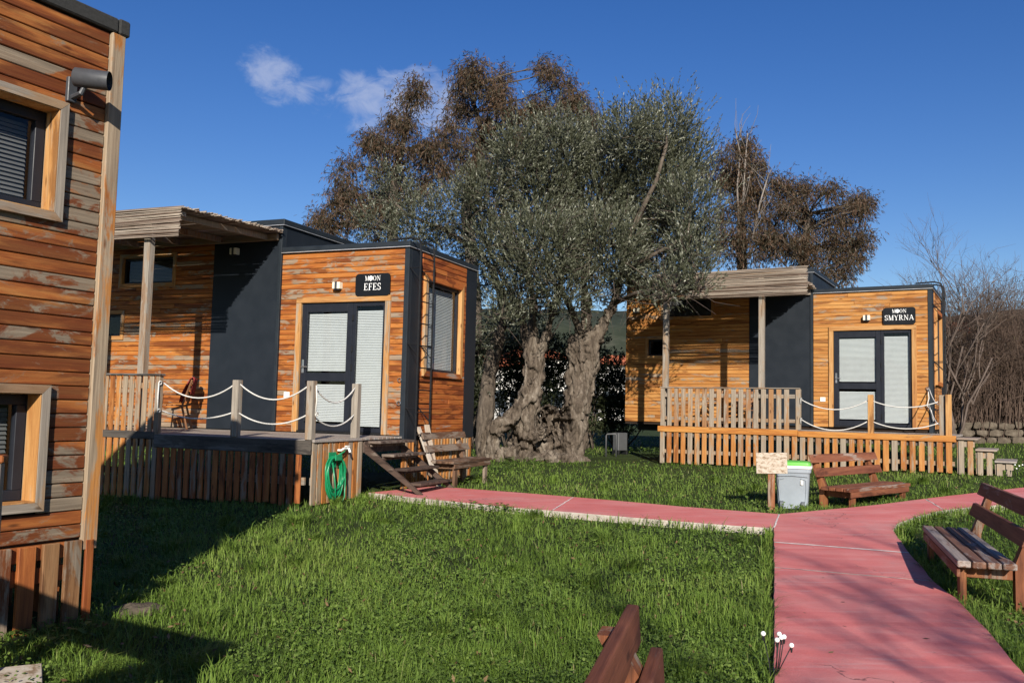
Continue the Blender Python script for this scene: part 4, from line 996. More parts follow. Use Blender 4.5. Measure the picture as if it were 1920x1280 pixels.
def branch_to(mb, a, b, r0, r1, bend=.15, n=7, sides=7):
    a, b = Vector(a), Vector(b); L = (b-a).length; off = Vector((random.gauss(0, 1), random.gauss(0, 1), random.gauss(0, .6)))*L*bend; pts = []; 
    for i in range(n+1):
        f = i/n; p = a.lerp(b, f)+off*math.sin(math.pi*f)*.6+Vector((mnoise.noise(a*3+Vector((f*3, 0, 0))), mnoise.noise(a*3+Vector((0, f*3, 5))), 0))*L*.05*math.sin(math.pi*f)
        pts.append(p)
    mb.tube(pts, [r0+(r1-r0)*(i/n)**.8 for i in range(n+1)], sides); return pts
def crown_twigs(lobes, per_m3, up, tl, shell=.45, cap=6000):
    """twig base points and directions inside ellipsoidal lobes"""
    P = []; Dn = []
    for c, r in lobes:
        n = int(min(cap, per_m3*r**2.4)); q = unit(n); rad = r*(shell+(1-shell)*rng.random(n)**.6)[:, None]
        P.append(np.array(c)+q*rad*np.array([1, 1, .92])); dd = q*.8+np.array([0, 0, up])+rng.normal(size=(n, 3))*.35; Dn.append(dd/np.linalg.norm(dd, axis=1, keepdims=True))
    return np.concatenate(P), np.concatenate(Dn)
def leafy(lv, P, Dn, n, tl, LL, WW, spread=.5, droop=0, silver=None):
    k = len(P); f = rng.random((k, n)); f.sort(axis=1)
    base = (P[:, None, :]+Dn[:, None, :]*(f*tl*rng.uniform(.6, 1.2, (k, 1)))[..., None]).reshape(-1, 3)
    d = np.repeat(Dn, n, 0)+rng.normal(size=(k*n, 3))*spread; d[:, 2] -= droop
    m = k*n; r = rng.random(m)*.75
    tone = np.repeat(rng.random(k)*.5-.2, n)
    r = np.clip(r+tone, 0, 1)
    lv.add(base, d, LL*rng.uniform(.6, 1.25, m), WW*rng.uniform(.7, 1.2, m), r)
def twig_lines(P, Dn, tl, r=.004, name='twigs', mat=None, parent=None, curl=.3):
    """thin three-sided twigs, two segments"""
    k = len(P); T = Dn*tl; mid = P+T*.5+rng.normal(size=(k, 3))*tl*.12*curl*2; end = P+T+rng.normal(size=(k, 3))*tl*curl*.5
    q = unit(k); u = np.cross(Dn, q); u /= np.maximum(np.linalg.norm(u, axis=1, keepdims=True), 1e-6); v = np.cross(Dn, u)
    rings = []
    for c, rr in ((P, r), (mid, r*.75), (end, r*.3)):
        for a in (0, 2.094, 4.189): rings.append(c+(u*math.cos(a)+v*math.sin(a))*rr)
    V = np.stack(rings, 1).reshape(-1, 3); b = np.arange(k)[:, None]*9; F = []
    for s in (0, 3):
        for i in range(3): F.append(np.concatenate([b+s+i, b+s+(i+1) % 3, b+s+3+(i+1) % 3, b+s+3+i], 1))
    return pset(npmesh(name, V, np.concatenate(F), mat, parent), kind='stuff')
def remeshed(mb, vox, name, mat, parent, amp, sc, twist=0):
    me = bpy.data.meshes.new('tmp'); me.from_pydata(mb.v, [], mb.f); o = bpy.data.objects.new('tmp', me); COL.objects.link(o)
    m = o.modifiers.new('r', 'REMESH'); m.mode = 'VOXEL'; m.voxel_size = vox
    s = o.modifiers.new('s', 'SMOOTH'); s.iterations = 2
    dg = bpy.context.evaluated_depsgraph_get(); ev = bpy.data.meshes.new_from_object(o.evaluated_get(dg)); bpy.data.objects.remove(o)
    ev.name = name; nr = [v.normal.copy() for v in ev.vertices]
    for v, n in zip(ev.vertices, nr):
        p = v.co
        q = Vector((p.x*sc, p.y*sc, p.z*sc*.45+twist*p.x))
        h = mnoise.ridged_multi_fractal(q, 1.0, 2.1, 4, 1.0, 2.0)*.55-.5
        h2 = mnoise.fractal(Vector((p.x*sc*3.0+twist*p.z*2, p.y*sc*3.0, p.z*sc*.75)), .85, 2, 4)
        cav = mnoise.noise(Vector((p.x*2.3+4, p.y*2.3, p.z*1.7)))
        h3 = .45-mnoise.ridged_multi_fractal(Vector((p.x*sc*1.9+twist*p.z*1.5, p.y*sc*1.9, p.z*sc*.30)), .9, 2.3, 4, 1.0, 2.0)*.5
        v.co = p+n*(amp*h+amp*.36*h2+amp*.85*h3-(amp*2.2*max(0, cav-.2)))
    ev.materials.clear(); ev.materials.append(mat); ev.shade_smooth()
    ob = bpy.data.objects.new(name, ev); COL.objects.link(ob); ob.parent = parent; return ob
def olive_main():
    t = thing('olive_tree', 'huge old olive tree with hollow gnarled twisted trunk between the two cabins', 'tree', (0, 0, 0))
    D = 20.2; mb = MB(); P = lambda x, y, d=0: at(x, y, D+d)
    def tr(pts, rad, k=6, tw=1.6):
        q = [P(*u) for u in pts]; rr = [r*.84*D/FPX for r in rad]; n = len(q)
        fine = [(q[i].lerp(q[i+1], f), rr[i]*(1-f)+rr[i+1]*f) for i in range(n-1) for f in (0, .25, .5, .75)]+[(q[-1], rr[-1])]
        mb.tube([c for c, r in fine], [r*.70 for c, r in fine], 10)
        for a in range(k):
            ph = 2*math.pi*a/k+random.uniform(-.3, .3); tk = tw*random.uniform(.6, 1.3); ra = random.uniform(.30, .50); sd = random.uniform(0, 50)
            mb.tube([c+Vector((math.cos(ph+tk*i/len(fine)), math.sin(ph+tk*i/len(fine)), 0))*r*(.62+.22*mnoise.noise(Vector((sd, i*.35, 0)))) for i, (c, r) in enumerate(fine)],
                    [max(.03, r*ra*(1+.5*mnoise.noise(Vector((sd, i*.45, 7))))) for i, (c, r) in enumerate(fine)], 8)
        for b in range(k*2):
            c, r = random.choice(fine[:-2]); v = Vector((random.gauss(0, 1), random.gauss(-.5, 1), random.gauss(0, .4))).normalized(); sz = r*random.uniform(.16, .34)
            cc = c+v*r*.9; mb.tube([cc-Vector((0, 0, sz)), cc-Vector((0, 0, sz*.6)), cc, cc+Vector((0, 0, sz*.7)), cc+Vector((0, 0, sz))], [sz*.3, sz*.8, sz, sz*.7, sz*.2], 8)
    tr([(1062, 880), (1068, 825, -.1), (1074, 772, -.1), (1084, 730), (1093, 690, .1), (1093, 652, .1), (1088, 628, .1)], [38, 33, 30, 31, 35, 35, 20], 7, 2.2)
    tr([(985, 880, .2), (985, 825, .1), (988, 780), (995, 740), (1001, 700, .1), (1005, 668, .1)], [40, 34, 31, 29, 27, 20], 7, -1.8)
    tr([(1025, 885, .3), (1028, 835, .3), (1030, 795, .35), (1036, 762, .3)], [40, 36, 30, 16], 6, 1)
    tr([(996, 742, -.1), (966, 774, -.2), (942, 796, -.25), (922, 814, -.2), (916, 845, -.1), (910, 868)], [17, 20, 25, 19, 20, 22], 5, 1.5)
    tr([(905, 860, .1), (960, 852, -.2), (1010, 858, -.35), (1060, 862, -.35), (1098, 866, -.1)], [17, 26, 26, 26, 14], 5, 1)
    tr([(1030, 800, -.1), (1010, 822, -.3), (985, 838, -.35), (960, 860, -.3)], [14, 17, 16, 18], 5, 1)
    for q, r in ((((1088, 660), (1118, 632), (1130, 612), (1150, 570, -.2)), (19, 12, 9, 7)), (((1090, 660), (1100, 620), (1098, 580, .1), (1095, 530, .3)), (17, 10, 8, 6)), (((1004, 690), (1000, 640), (999, 600), (1000, 560)), (14, 8, 6.5, 5.5)), (((1008, 690), (1024, 630), (1034, 595, .1), (1050, 540, -.2)), (13, 8, 6.5, 5.5)), (((1000, 690), (985, 620, .2), (975, 585, .3), (965, 560, .4)), (13, 8, 6.5, 5.5))):
        mb.tube([P(*u) for u in q], [k*D/FPX for k in r], 10)
    hol = [(P(1042, 795, -.5), .40, .75), (P(985, 842, -.5), .26, .40), (P(958, 818, -.5), .22, .40), (P(1030, 750, -.4), .22, .7), (P(1050, 850, -.6), .16, .25)]
    tk = remeshed(mb, .024, 'trunk', M['olive_bark'], t, .105, 5.0, 1.2)
    for v in tk.data.vertices:
        w1 = mnoise.noise(v.co*4.5)*.75+mnoise.noise(v.co*11)*.35
        for c, r, dp in hol:
            d2 = ((v.co.x-c.x)/r)**2+((v.co.z-c.z)/(r*1.2))**2+w1
            if d2 < 1: v.co.y += dp*min(1, (1-d2))**1.2*.9
    br = MB(); limbs = []
    def limb(pts, r0, r1):
        q = [P(*k) for k in pts]; n = len(q); br.tube(q, [(r0+(r1-r0)*i/(n-1))*D/FPX for i in range(n)], 8); limbs.extend(q[2:])
    limb([(1120, 640), (1128, 620), (1150, 570, -.2), (1165, 520, -.4), (1170, 470, -.6), (1195, 410, -.8), (1230, 340, -.9), (1250, 270, -1)], 9, 3)
    limb([(1105, 640), (1100, 590), (1095, 530, .3), (1110, 460, .3), (1120, 380, .2), (1150, 290, .1)], 7, 3)
    limb([(1010, 660), (998, 610), (1000, 560), (985, 500, -.2), (960, 440, -.4), (940, 370, -.5), (950, 300)], 6.5, 2.5)
    limb([(1020, 660), (1032, 600, .1), (1050, 540, -.2), (1060, 470, -.3), (1050, 390, -.3), (1060, 300, -.2)], 6, 2.5)
    limb([(1005, 660), (980, 600, .3), (965, 560, .4), (930, 500, .6), (900, 430, .6)], 6, 2.5)
    limb([(1165, 520, -.4), (1200, 490, -.8), (1240, 470, -1.1), (1290, 440, -1.3)], 6, 2)
    limb([(1150, 570, -.2), (1190, 550, -1.0), (1240, 540, -1.6), (1290, 545, -2)], 5, 1.5)
    limb([(1092, 630), (1062, 560), (1030, 520, .5), (1020, 450, .8), (1000, 360, 1)], 7, 2)
    LB = [(1250, 245, 62), (1185, 255, 55), (1130, 262, 45), (1050, 275, 62), (965, 290, 52), (1290, 300, 48), (915, 365, 60), (1010, 370, 85), (1120, 360, 95), (1225, 345, 90), (1295, 390, 55), (1315, 455, 38), (1240, 455, 85), (1130, 470, 95), (1010, 470, 85), (925, 460, 55),
          (1290, 500, 45), (1235, 545, 40), (1180, 540, 45), (1060, 545, 60), (965, 545, 52), (1275, 548, 32), (870, 375, 38), (985, 588, 30), (1052, 582, 30), (1125, 565, 28), (940, 598, 30)]
    LB = [(x, y, r*.88) for x, y, r in LB]; lob = lobes_px(LB, D-.6, 1.0)+lobes_px([(1300, 500, 34), (1262, 538, 30), (1308, 540, 22), (1238, 562, 24), (1285, 470, 36)], 17.6, .2); lob += [(c+Vector((random.uniform(-.3, .3), 1.2, 0)), r*.95) for c, r in lob[:16]]
    for c, r in lob:                                  # secondary limbs into each lobe
        s = min(limbs, key=lambda q: (q-c).length+(.8 if q.z > c.z else 0)); branch_to(br, s, c, .028, .010, .12, 5, 5)
        for k in range(4): branch_to(br, c, c+Vector(unit(1)[0])*r*.8+Vector((0, 0, r*.25)), .011, .003, .2, 4, 4)
    pset(br.build('limbs', M['dark_bark'], t, True), kind='stuff')
    Pt, Dn = crown_twigs(lob, 900, 1.0, .4, .3, 1200)
    lv = Leaves(); leafy(lv, Pt, Dn, 18, .46, .084, .022, .34)
    lv.build('crown', M['olive_leaf'], t)
    # shoots standing out of the outline, top and right
    sh = [(c, r) for c, r in lob[:6]]+lob[9:12]; Ps, Ds = crown_twigs(sh, 170, 1.3, .5, .85, 190); m = Ps[:, 2] > 3; Ps, Ds = Ps[m], Ds[m]
    lv = Leaves(); leafy(lv, Ps, Ds, 30, .85, .075, .019, .28); lv.build('shoots', M['olive_leaf'], t)
    ins = [(c, r) for c, r in lob if c.z < 6.2]; Pt, Dn = crown_twigs(ins, 120, .15, .5, .3, 420); twig_lines(Pt, Dn, .6, .0060, 'twigs', M['twig'], t)
olive_main()
def olive_second():
    t = thing('olive_tree', 'slender olive tree with leaning trunk rising behind the cabin signed EFES', 'tree', (0, 0, 0)); D = 21.5
    P = lambda x, y, d=0: at(x, y, D+d); mb = MB()
    mb.tube([P(912, 865), P(908, 800), P(916, 720), P(930, 650), P(945, 590), P(940, 540)], [.27, .22, .18, .16, .14, .10], 12)
    remeshed(mb, .04, 'trunk', M['dark_bark'], t, .05, 5.0)  # darker bark than the main olive: this trunk's shade is put into its colour
    br = MB(); q = [P(942, 560), P(920, 500, .2), P(880, 460, .4), P(830, 430, .6), P(760, 400, .8), P(730, 370, .9)]; br.tube(q, [.10, .085, .07, .055, .04, .02], 7)
    LB = [(740, 365, 42), (790, 415, 52), (850, 400, 52), (705, 420, 35), (760, 450, 45), (830, 470, 55), (895, 440, 48), (890, 520, 38), (925, 560, 42), (890, 640, 30), (893, 720, 24), (720, 330, 25), (955, 612, 34), (985, 560, 34), (1010, 610, 26)]
    lob = lobes_px(LB, D+.6, .8)
    for c, r in lob:
        s = min(q, key=lambda k: (k-c).length); branch_to(br, s, c, .03, .008, .12, 5, 5)
    pset(br.build('limbs', M['dark_bark'], t, True), kind='stuff')
    Pt, Dn = crown_twigs(lob, 620, .6, .4, .25, 700); lv = Leaves(); leafy(lv, Pt, Dn, 17, .42, .084, .023, .45); lv.build('crown', M['olive_leaf'], t)
    Pt, Dn = crown_twigs(lob, 60, .2, .5, .2, 150); twig_lines(Pt, Dn, .55, .0055, 'twigs', M['twig'], t)
olive_second()
def gum(label, LB, D, trunk, density, dead=None, seedtone=0):
    t = thing('gum_tree', label, 'tree', (0, 0, 0), 0, 'tall brown leaved trees behind the cabins'); LB = [(x, y, r*.74) for x, y, r in LB]+[(x+random.uniform(-1, 1)*r*1.05, y-random.uniform(.1, 1.05)*r, r*random.uniform(.28, .42)) for x, y, r in LB for _ in (0, 1)]; lob = lobes_px(LB, D, 1.2)
    b0 = at(*trunk[0], D); b0.z = G(b0.x, b0.y)-.1; pts = [b0]+[at(x, y, D) for x, y in trunk[1:]]; n = len(pts)
    mb = MB(); mb.tube(pts, [.24*(1-i/n)+.03 for i in range(n)], 9); mb.build('trunk', M['dark_bark'], t, True)
    br = MB(); fine = []
    nodes = pts[1:]+[pts[i].lerp(pts[i+1], .5) for i in range(1, n-1)]
    ends = []
    for c, r in lob:
        s = min(nodes, key=lambda k: (k-c).length+(1.2 if k.z > c.z else 0)); q = branch_to(br, s, c, .038, .016, .10, 6, 5)
        for k in range(int(7+r*5)):
            d = Vector(unit(1)[0]); d.z = abs(d.z)*.8+.05; e = c+d*r*random.uniform(.55, 1.08)
            branch_to(br, q[random.choice((4, 5, 6))], e, .018, .005, .2, 4, 4); ends.append((e, d))
            for j in range(2):
                e2 = e+Vector((random.gauss(0, .3), random.gauss(0, .3), random.gauss(-.05, .25)))*r*.7; branch_to(br, e, e2, .007, .003, .2, 3, 3); ends.append((e2, d))
    pset(br.build('limbs', M['dark_bark'], t, True), kind='stuff')
    E_ = np.array([tuple(e) for e, d in ends]); k = len(E_); m = int(density*.52)
    Pt = np.repeat(E_, m, 0)+rng.normal(size=(k*m, 3))*np.array([.18, .18, .20]); Dn = rng.normal(size=(k*m, 3))*.45+np.array([0, 0, -.6]); Dn /= np.linalg.norm(Dn, axis=1, keepdims=True)
    lv = Leaves(); leafy(lv, Pt, Dn, 6, .38, .155, .025, .35, .35); lv.build('crown', M['euc_leaf'], t)
    if dead:
        db = MB()
        for q in dead: 
            p_ = [at(x, y, D-1.0) for x, y in q]; db.tube(p_, [.03*(1-i/len(p_))+.010 for i in range(len(p_))], 5)
            for i in range(1, len(p_)):
                for k in range(4): branch_to(db, p_[i-1].lerp(p_[i], random.random()), p_[i]+Vector((random.gauss(0, .5), random.gauss(0, .4), random.uniform(.2, 1.1))), .014, .004, .15, 4, 4)
        db.build('dead_branches', M['pale_twig'], t, True)
gum('tall brown leaved tree rising behind flat roof of the cabin signed EFES', [(770, 185, 26), (745, 240, 38), (705, 265, 22), (700, 325, 45), (755, 310, 50), (800, 290, 26), (655, 365, 30), (690, 400, 50), (745, 385, 50), (640, 420, 40), (612, 430, 30), (700, 450, 55), (780, 370, 40)], 29, [(745, 850), (745, 560), (735, 430), (740, 330), (765, 230)], 17)
gum('tallest brown leaved tree standing behind crown of the old olive', [(868, 140, 28), (860, 210, 38), (905, 180, 40), (850, 275, 48), (905, 260, 52), (955, 215, 45), (1005, 215, 42), (1045, 165, 40), (1062, 205, 36), (1015, 265, 48), (955, 290, 50), (890, 330, 50), (1075, 250, 34), (1000, 310, 40), (835, 330, 36), (1100, 290, 30)], 30, [(895, 850), (890, 560), (875, 400), (885, 320), (905, 250), (880, 170)], 19)
gum('brown leaved tree with bare pale branch tips behind reed pergola of cabin SMYRNA', [(1362, 300, 34), (1355, 350, 34), (1390, 340, 38), (1418, 320, 28), (1385, 400, 48), (1428, 390, 36), (1370, 450, 48), (1425, 455, 42), (1395, 490, 45)], 31, [(1395, 860), (1393, 560), (1390, 420), (1388, 320)], 17,
    dead=[[(1385, 420), (1382, 350), (1388, 290), (1378, 240)], [(1392, 400), (1396, 320), (1402, 250)], [(1410, 450), (1425, 380), (1440, 330)]])
gum('wide brown leaved tree with drooping twigs behind low roof of cabin SMYRNA', [(1498, 355, 38), (1475, 400, 38), (1540, 365, 34), (1585, 395, 28), (1520, 420, 45), (1570, 440, 34), (1480, 460, 42), (1540, 480, 40), (1585, 490, 30), (1612, 455, 18), (1565, 522, 32), (1615, 395, 16), (1510, 500, 42), (1455, 480, 34)], 31, [(1500, 860), (1500, 570), (1508, 470), (1515, 400)], 14)
def bare(label, base, ends, D, rad, depth=4, n=3, name='bare_tree', mat='twig', spread=.5):
    t = thing(name, label, 'tree', base); mb = MB(); fine = MB(); base = Vector(base)
    def rec(p, d, L, r, k):
        q = p+d*L; pts = branch_to(mb if k > 1 else fine, p-base, q-base, r, r*.6, .06, 4, 6 if k > 1 else 4)
        if k == 0: return
        for i in range(n+(k < 2)):
            f = random.uniform(.45, 1); s = p.lerp(q, f); dd = (d+Vector((random.gauss(0, spread), random.gauss(0, spread), random.gauss(.12, .25)))).normalized()
            rec(s, dd, L*random.uniform(.5, .75), r*.55, k-1)
    for e in ends:
        v = Vector(e)-base; rec(base.copy(), v.normalized(), v.length*.5, rad, depth)
    mb.build('trunk', M[mat], t, True); pset(fine.build('twigs', M[mat], t, True), kind='stuff'); return t
b = at(1790, 800, 26.4); b.z = G(b.x, b.y)-.05
bare('leafless pale branched tree growing beside the stone wall and right cabin', b, [at(1725, 475, 26), at(1775, 460, 27), at(1820, 460, 26), at(1870, 480, 26.5), at(1930, 505, 26), at(1750, 550, 26)], 26.4, .042, 5, 3)
bare('leafless tree behind the viewpoint whose twigs shade the red path', (3.8, -9.2, -.05), [(3.6, -8.9, 9.2), (2.9, -9.2, 8.4), (4.6, -9.2, 8.8), (3.2, -8.8, 9.6)], 0, .085, 4, 3)
# ---- brambles, shrubs
def brambles():
    k = 5600; X = rng.uniform(11.5, 21, k); Y = rng.uniform(27.2, 31, k); base = np.stack([X, Y, Gv(X, Y)-.05], 1)
    H = rng.uniform(2.2, 4.6, k)*(1+.18*np.sin(X*1.3)); lean = rng.normal(size=(k, 2))*1.25
    pts = []
    for f in (0, .35, .7, 1.0):
        z = H*(1.45*f-.55*f*f)/.9; pts.append(base+np.stack([lean[:, 0]*f**1.7+.08*rng.normal(size=k), lean[:, 1]*f**1.7*.8+.08*rng.normal(size=k), z], 1))
    V = []
    for p_, r in zip(pts, (.012, .010, .007, .003)):
        for a in (0, 2.094, 4.189): V.append(p_+np.array([math.cos(a), math.sin(a), .3*math.sin(a)])*r)
    V = np.stack(V, 1).reshape(-1, 3); b_ = np.arange(k)[:, None]*12; F = []
    for s in (0, 3, 6):
        for i in range(3): F.append(np.concatenate([b_+s+i, b_+s+(i+1) % 3, b_+s+3+(i+1) % 3, b_+s+3+i], 1))
    o = npmesh('bramble_thicket', V, np.concatenate(F), M['cane_brown']); pset(o, 'brown leafless bramble thicket behind the low stone wall', 'brambles', kind='stuff')
    q = np.concatenate([pts[1], pts[2], pts[3]]); q = q[rng.random(len(q)) < .8]; Dn = unit(len(q)); lv = Leaves(); leafy(lv, q, Dn, 4, .4, .055, .03, .8, .2)
    lo = lv.build('bramble_leaves', M['bramble_leaf'], o); Pt = np.concatenate([q, q+rng.normal(size=q.shape)*.35])[::2]; tw = twig_lines(Pt, unit(len(Pt)), .7, .0055, 'bramble_twigs', M['cane_brown'], o)
    pset(lo, kind='stuff'); pset(tw, kind='stuff')
brambles()
def shrub(label, x, y, rx, h, n):
    z0 = G(x, y); t = thing('evergreen_shrub', label, 'shrub', (x, y, z0), 0, 'dark shrubs behind the olive trunk'); mb = MB(); lob = []
    for i in range(13): lob.append((Vector((random.gauss(0, rx*.45), random.gauss(0, .4), h*random.uniform(.18, .82))), random.uniform(.35, .6)))
    for c, r in lob: branch_to(mb, (random.gauss(0, .15), random.gauss(0, .15), -.05), c, .03, .008, .12, 5, 5)
    pset(mb.build('stems', M['dark_bark'], t, True), kind='stuff')
    Pt, Dn = crown_twigs(lob, n*.8, .4, .3, .15, 600); lv = Leaves(); leafy(lv, Pt, Dn, 12, .32, .085, .036, .5); lv.build('foliage', M['shrub_leaf'], t)
SH = ['dark evergreen shrub in shade between side wall of cabin EFES and the olive', 'dark evergreen shrub directly behind left fork of the olive trunk', 'dark evergreen shrub seen through the fork of the olive trunk', 'dark evergreen shrub behind right fork of the olive trunk', 'low dark shrub beside the air conditioner unit', 'dark evergreen shrub behind back corner of cabin EFES']
for lb, (x, y, rx, h) in zip(SH, ((-1.2, 24.6, .9, 4.2), (.0, 25.2, .9, 3.9), (1.1, 24.9, .9, 4.0), (2.2, 25.2, .9, 3.6), (3.2, 25.8, .8, 2.3), (-2.4, 25.0, .9, 4.4))): shrub(lb, x, y, rx, h, 700)
# ---- stone wall
def stone_wall():
    t = thing('stone_wall', 'low dry stone wall in front of the brambles', 'wall'); x0, x1, y0 = 9.5, 25, 27.3; z = 0
    for row in range(3):
        x = x0+random.uniform(-.3, 0)
        while x < x1:
            w_ = random.uniform(.20, .62); h0 = (0, .25, .47)[row]; h = (.25, .22, .20)[row]*random.uniform(.88, 1.12); g = G(x, y0); sk = random.uniform(-.05, .05)
            bm = bmesh.new(); bmesh.ops.create_cube(bm, size=1); bmesh.ops.subdivide_edges(bm, edges=bm.edges, cuts=2, use_grid_fill=True)
            for v in bm.verts:
                rd = 1-.13*((v.co.x*2)**2*(v.co.z*2)**2)-.05*abs(v.co.x*2)**3
                v.co = Vector((v.co.x*(w_-.025), v.co.y*.32, (v.co.z+sk*v.co.x)*(h-.02)))*rd
                q = Vector((x*3, row*5, 0))+v.co*4; v.co += Vector((mnoise.noise(q), mnoise.noise(q+Vector((9, 0, 0))), mnoise.noise(q+Vector((0, 9, 0)))))*.05
                v.co += Vector((x+w_/2, y0+row*.02, g-.04+h0+h/2))
            me = bpy.data.meshes.new('stone'); bm.to_mesh(me); bm.free(); me.materials.append(M['stone']); o = bpy.data.objects.new('stone', me); COL.objects.link(o); o.parent = t
            x += w_
    return t
stone_wall()
# ---- far houses
def far_house(label, px, py, D, w_, h, rz=.2, storeys=2):
    p = at(px, py, D); p.z = G(p.x, p.y); t = thing('village_house', label, 'house', p, rz, 'houses beyond the garden'); d = w_*.8
    MB().box(-w_/2, w_/2, -d/2, d/2, -.3, h).build('wall', M['plaster'], t)
    MB().poly([(-w_/2-.4, -d/2-.4, h), (w_/2+.4, -d/2-.4, h), (w_/2+.4, d/2+.4, h), (-w_/2-.4, d/2+.4, h), (-w_/2+1.2, 0, h+w_*.20), (w_/2-1.2, 0, h+w_*.20)], [(0, 1, 5, 4), (1, 2, 5), (2, 3, 4, 5), (3, 0, 4), (3, 2, 1, 0)]).build('roof', M['rooftile'], t)
    for s in range(storeys):
        for k in (-.3, 0, .3):
            z = .9+s*2.8
            if z+1.2 < h:
                q = MB().box(k*w_-.5, k*w_+.5, -d/2-.04, -d/2+.05, z, z+1.2).build('window', M['pane'], t); MB().box(k*w_-.6, k*w_+.6, -d/2-.12, -d/2-.041, z-.1, z).build('sill', M['plaster'], q)
for a in (('white house with red tiled roof seen between the olive limbs', 1000, 620, 62, 4.2, 4.3), ('low white house with red roof behind right fork of the olive', 1160, 640, 66, 4, 4.0), ('white house glimpsed behind leaning olive trunk', 930, 650, 60, 4, 3.6), ('white house with red roof above the brambles beside the bare tree', 1795, 640, 78, 6, 7.4), ('pale house with red roof farther along above the brambles', 1880, 640, 95, 6, 7.8)):
    far_house(*a)

# ================================================================== GRASS AND WEEDS
def inpoly(x, y, poly):
    c = np.zeros(len(x), bool); n = len(poly)
    for i in range(n):
        x0, y0 = poly[i-1]; x1, y1 = poly[i]
        if y0 == y1: continue
        k = ((y0 > y) != (y1 > y)) & (x < (x1-x0)*(y-y0)/(y1-y0)+x0); c ^= k
    return c
def vnoise(x, y, s, o=0):
    """cheap smooth value noise on arrays"""
    x = x*s+o; y = y*s+o*1.7; xi = np.floor(x).astype(int); yi = np.floor(y).astype(int); fx = x-xi; fy = y-yi; fx = fx*fx*(3-2*fx); fy = fy*fy*(3-2*fy)
    h = lambda a, b: np.modf(np.abs(np.sin(a*127.1+b*311.7)*43758.5453))[0]
    return (h(xi, yi)*(1-fx)+h(xi+1, yi)*fx)*(1-fy)+(h(xi, yi+1)*(1-fx)+h(xi+1, yi+1)*fx)*fy
def local_rect(loc, rz, x0, x1, y0, y1):
    c, s = math.cos(rz), math.sin(rz); return [(loc[0]+x*c-y*s, loc[1]+x*s+y*c) for x, y in ((x0, y0), (x1, y0), (x1, y1), (x0, y1))]
BLOCK = [local_rect(E_LOC, E_RZ, -7, -.02, -2.40, 2.6), local_rect(S_LOC, S_RZ, -7, .5, -2.38, 2.6), local_rect(N_LOC, N_RZ, -6, .0, .0, 2.5)]+[[tuple(q) for q in inset(s, -.012)] for s in SLABS]
def blades(name, X, Y, h, w_, az_, lean, r, label):
    n = len(X); dx, dy = np.cos(az_), np.sin(az_); z = Gv(X, Y)-.006
    b0 = np.stack([X, Y, z], 1); dv = np.stack([dx, dy, 0*dx], 1); pv = np.stack([-dy, dx, 0*dx], 1)*w_[:, None]*.5
    m = b0+dv*(lean*.30)[:, None]; m[:, 2] += h*.66; tp = b0+dv*lean[:, None]; tp[:, 2] += h*rng.uniform(.6, 1.0, n)
    V = np.stack([b0-pv, b0+pv, m+pv*.85, m-pv*.85, tp], 1).reshape(-1, 3); i = np.arange(n)[:, None]*5
    F = np.concatenate([np.concatenate([i, i+1, i+2], 1), np.concatenate([i, i+2, i+3], 1), np.concatenate([i+3, i+2, i+4], 1)])
    o = npmesh(name, V, F, M['grass'], None, np.repeat(r, 5)); pset(o, label, 'grass', kind='stuff')
def fringe():
    X = []; Y = []; A = []
    for k, s in enumerate(SLABS):
        for i in range(len(s)):
            a, b = Vector(s[i-1]), Vector(s[i]); L = (b-a).length; n = int(L*(90 if k < 2 else 210)); nx, ny = (b.y-a.y)/max(L, .01), -(b.x-a.x)/max(L, .01)
            f = rng.random(n); off = np.abs(rng.normal(size=n))*.05+.006; X.append(a.x+(b.x-a.x)*f+nx*off); Y.append(a.y+(b.y-a.y)*f+ny*off); A.append(np.arctan2(ny, nx)+np.pi+rng.normal(size=n)*1.5)
    X, Y, A = map(np.concatenate, (X, Y, A)); keep = Y > 2
    for b_ in BLOCK: keep &= ~inpoly(X, Y, b_)
    keep &= vnoise(X, Y, 3.0, 4) > .25
    X, Y, A = X[keep], Y[keep], A[keep]; n = len(X); h = rng.uniform(.07, .17, n)
    blades('grass_fringe', X, Y, h, .0050*(Y/5)**.5*rng.uniform(.7, 1.3, n), A, h*rng.uniform(.2, .9, n), rng.uniform(.15, .8, n), 'longer grass fringe along edges of the red path')
def tufts():
    k = 150; D = rng.uniform(3.6, 15, k); cx = rng.uniform(-.55, .5, k)*D; ok = np.ones(k, bool)
    for b_ in BLOCK: ok &= ~inpoly(cx, D, b_)
    cx, cy = cx[ok], D[ok]; k = len(cx); m = 90
    a = rng.uniform(0, 6.283, (k, m)); rr = rng.random((k, m))**.7*.09; X = (cx[:, None]+rr*np.cos(a)).ravel(); Y = (cy[:, None]+rr*np.sin(a)).ravel()
    bias = np.repeat(rng.uniform(0, 6.283, k), m); A = a.ravel()*.0+np.where(rng.random(k*m) < .6, bias+rng.normal(size=k*m)*.6, a.ravel()); h = np.repeat(rng.uniform(.09, .18, k), m)*rng.uniform(.6, 1.2, k*m)
    keep = np.ones(k*m, bool)
    for b_ in BLOCK: keep &= ~inpoly(X, Y, b_)
    X, Y, A, h = X[keep], Y[keep], A[keep], h[keep]; n = len(X)
    blades('grass_tufts', X, Y, h, .0050*(Y/5)**.5*rng.uniform(.7, 1.3, n), A, h*rng.uniform(.4, 1.5, n), np.clip(rng.normal(size=n)*.15+.42, 0, .92), 'taller arching grass tufts scattered over the lawn')
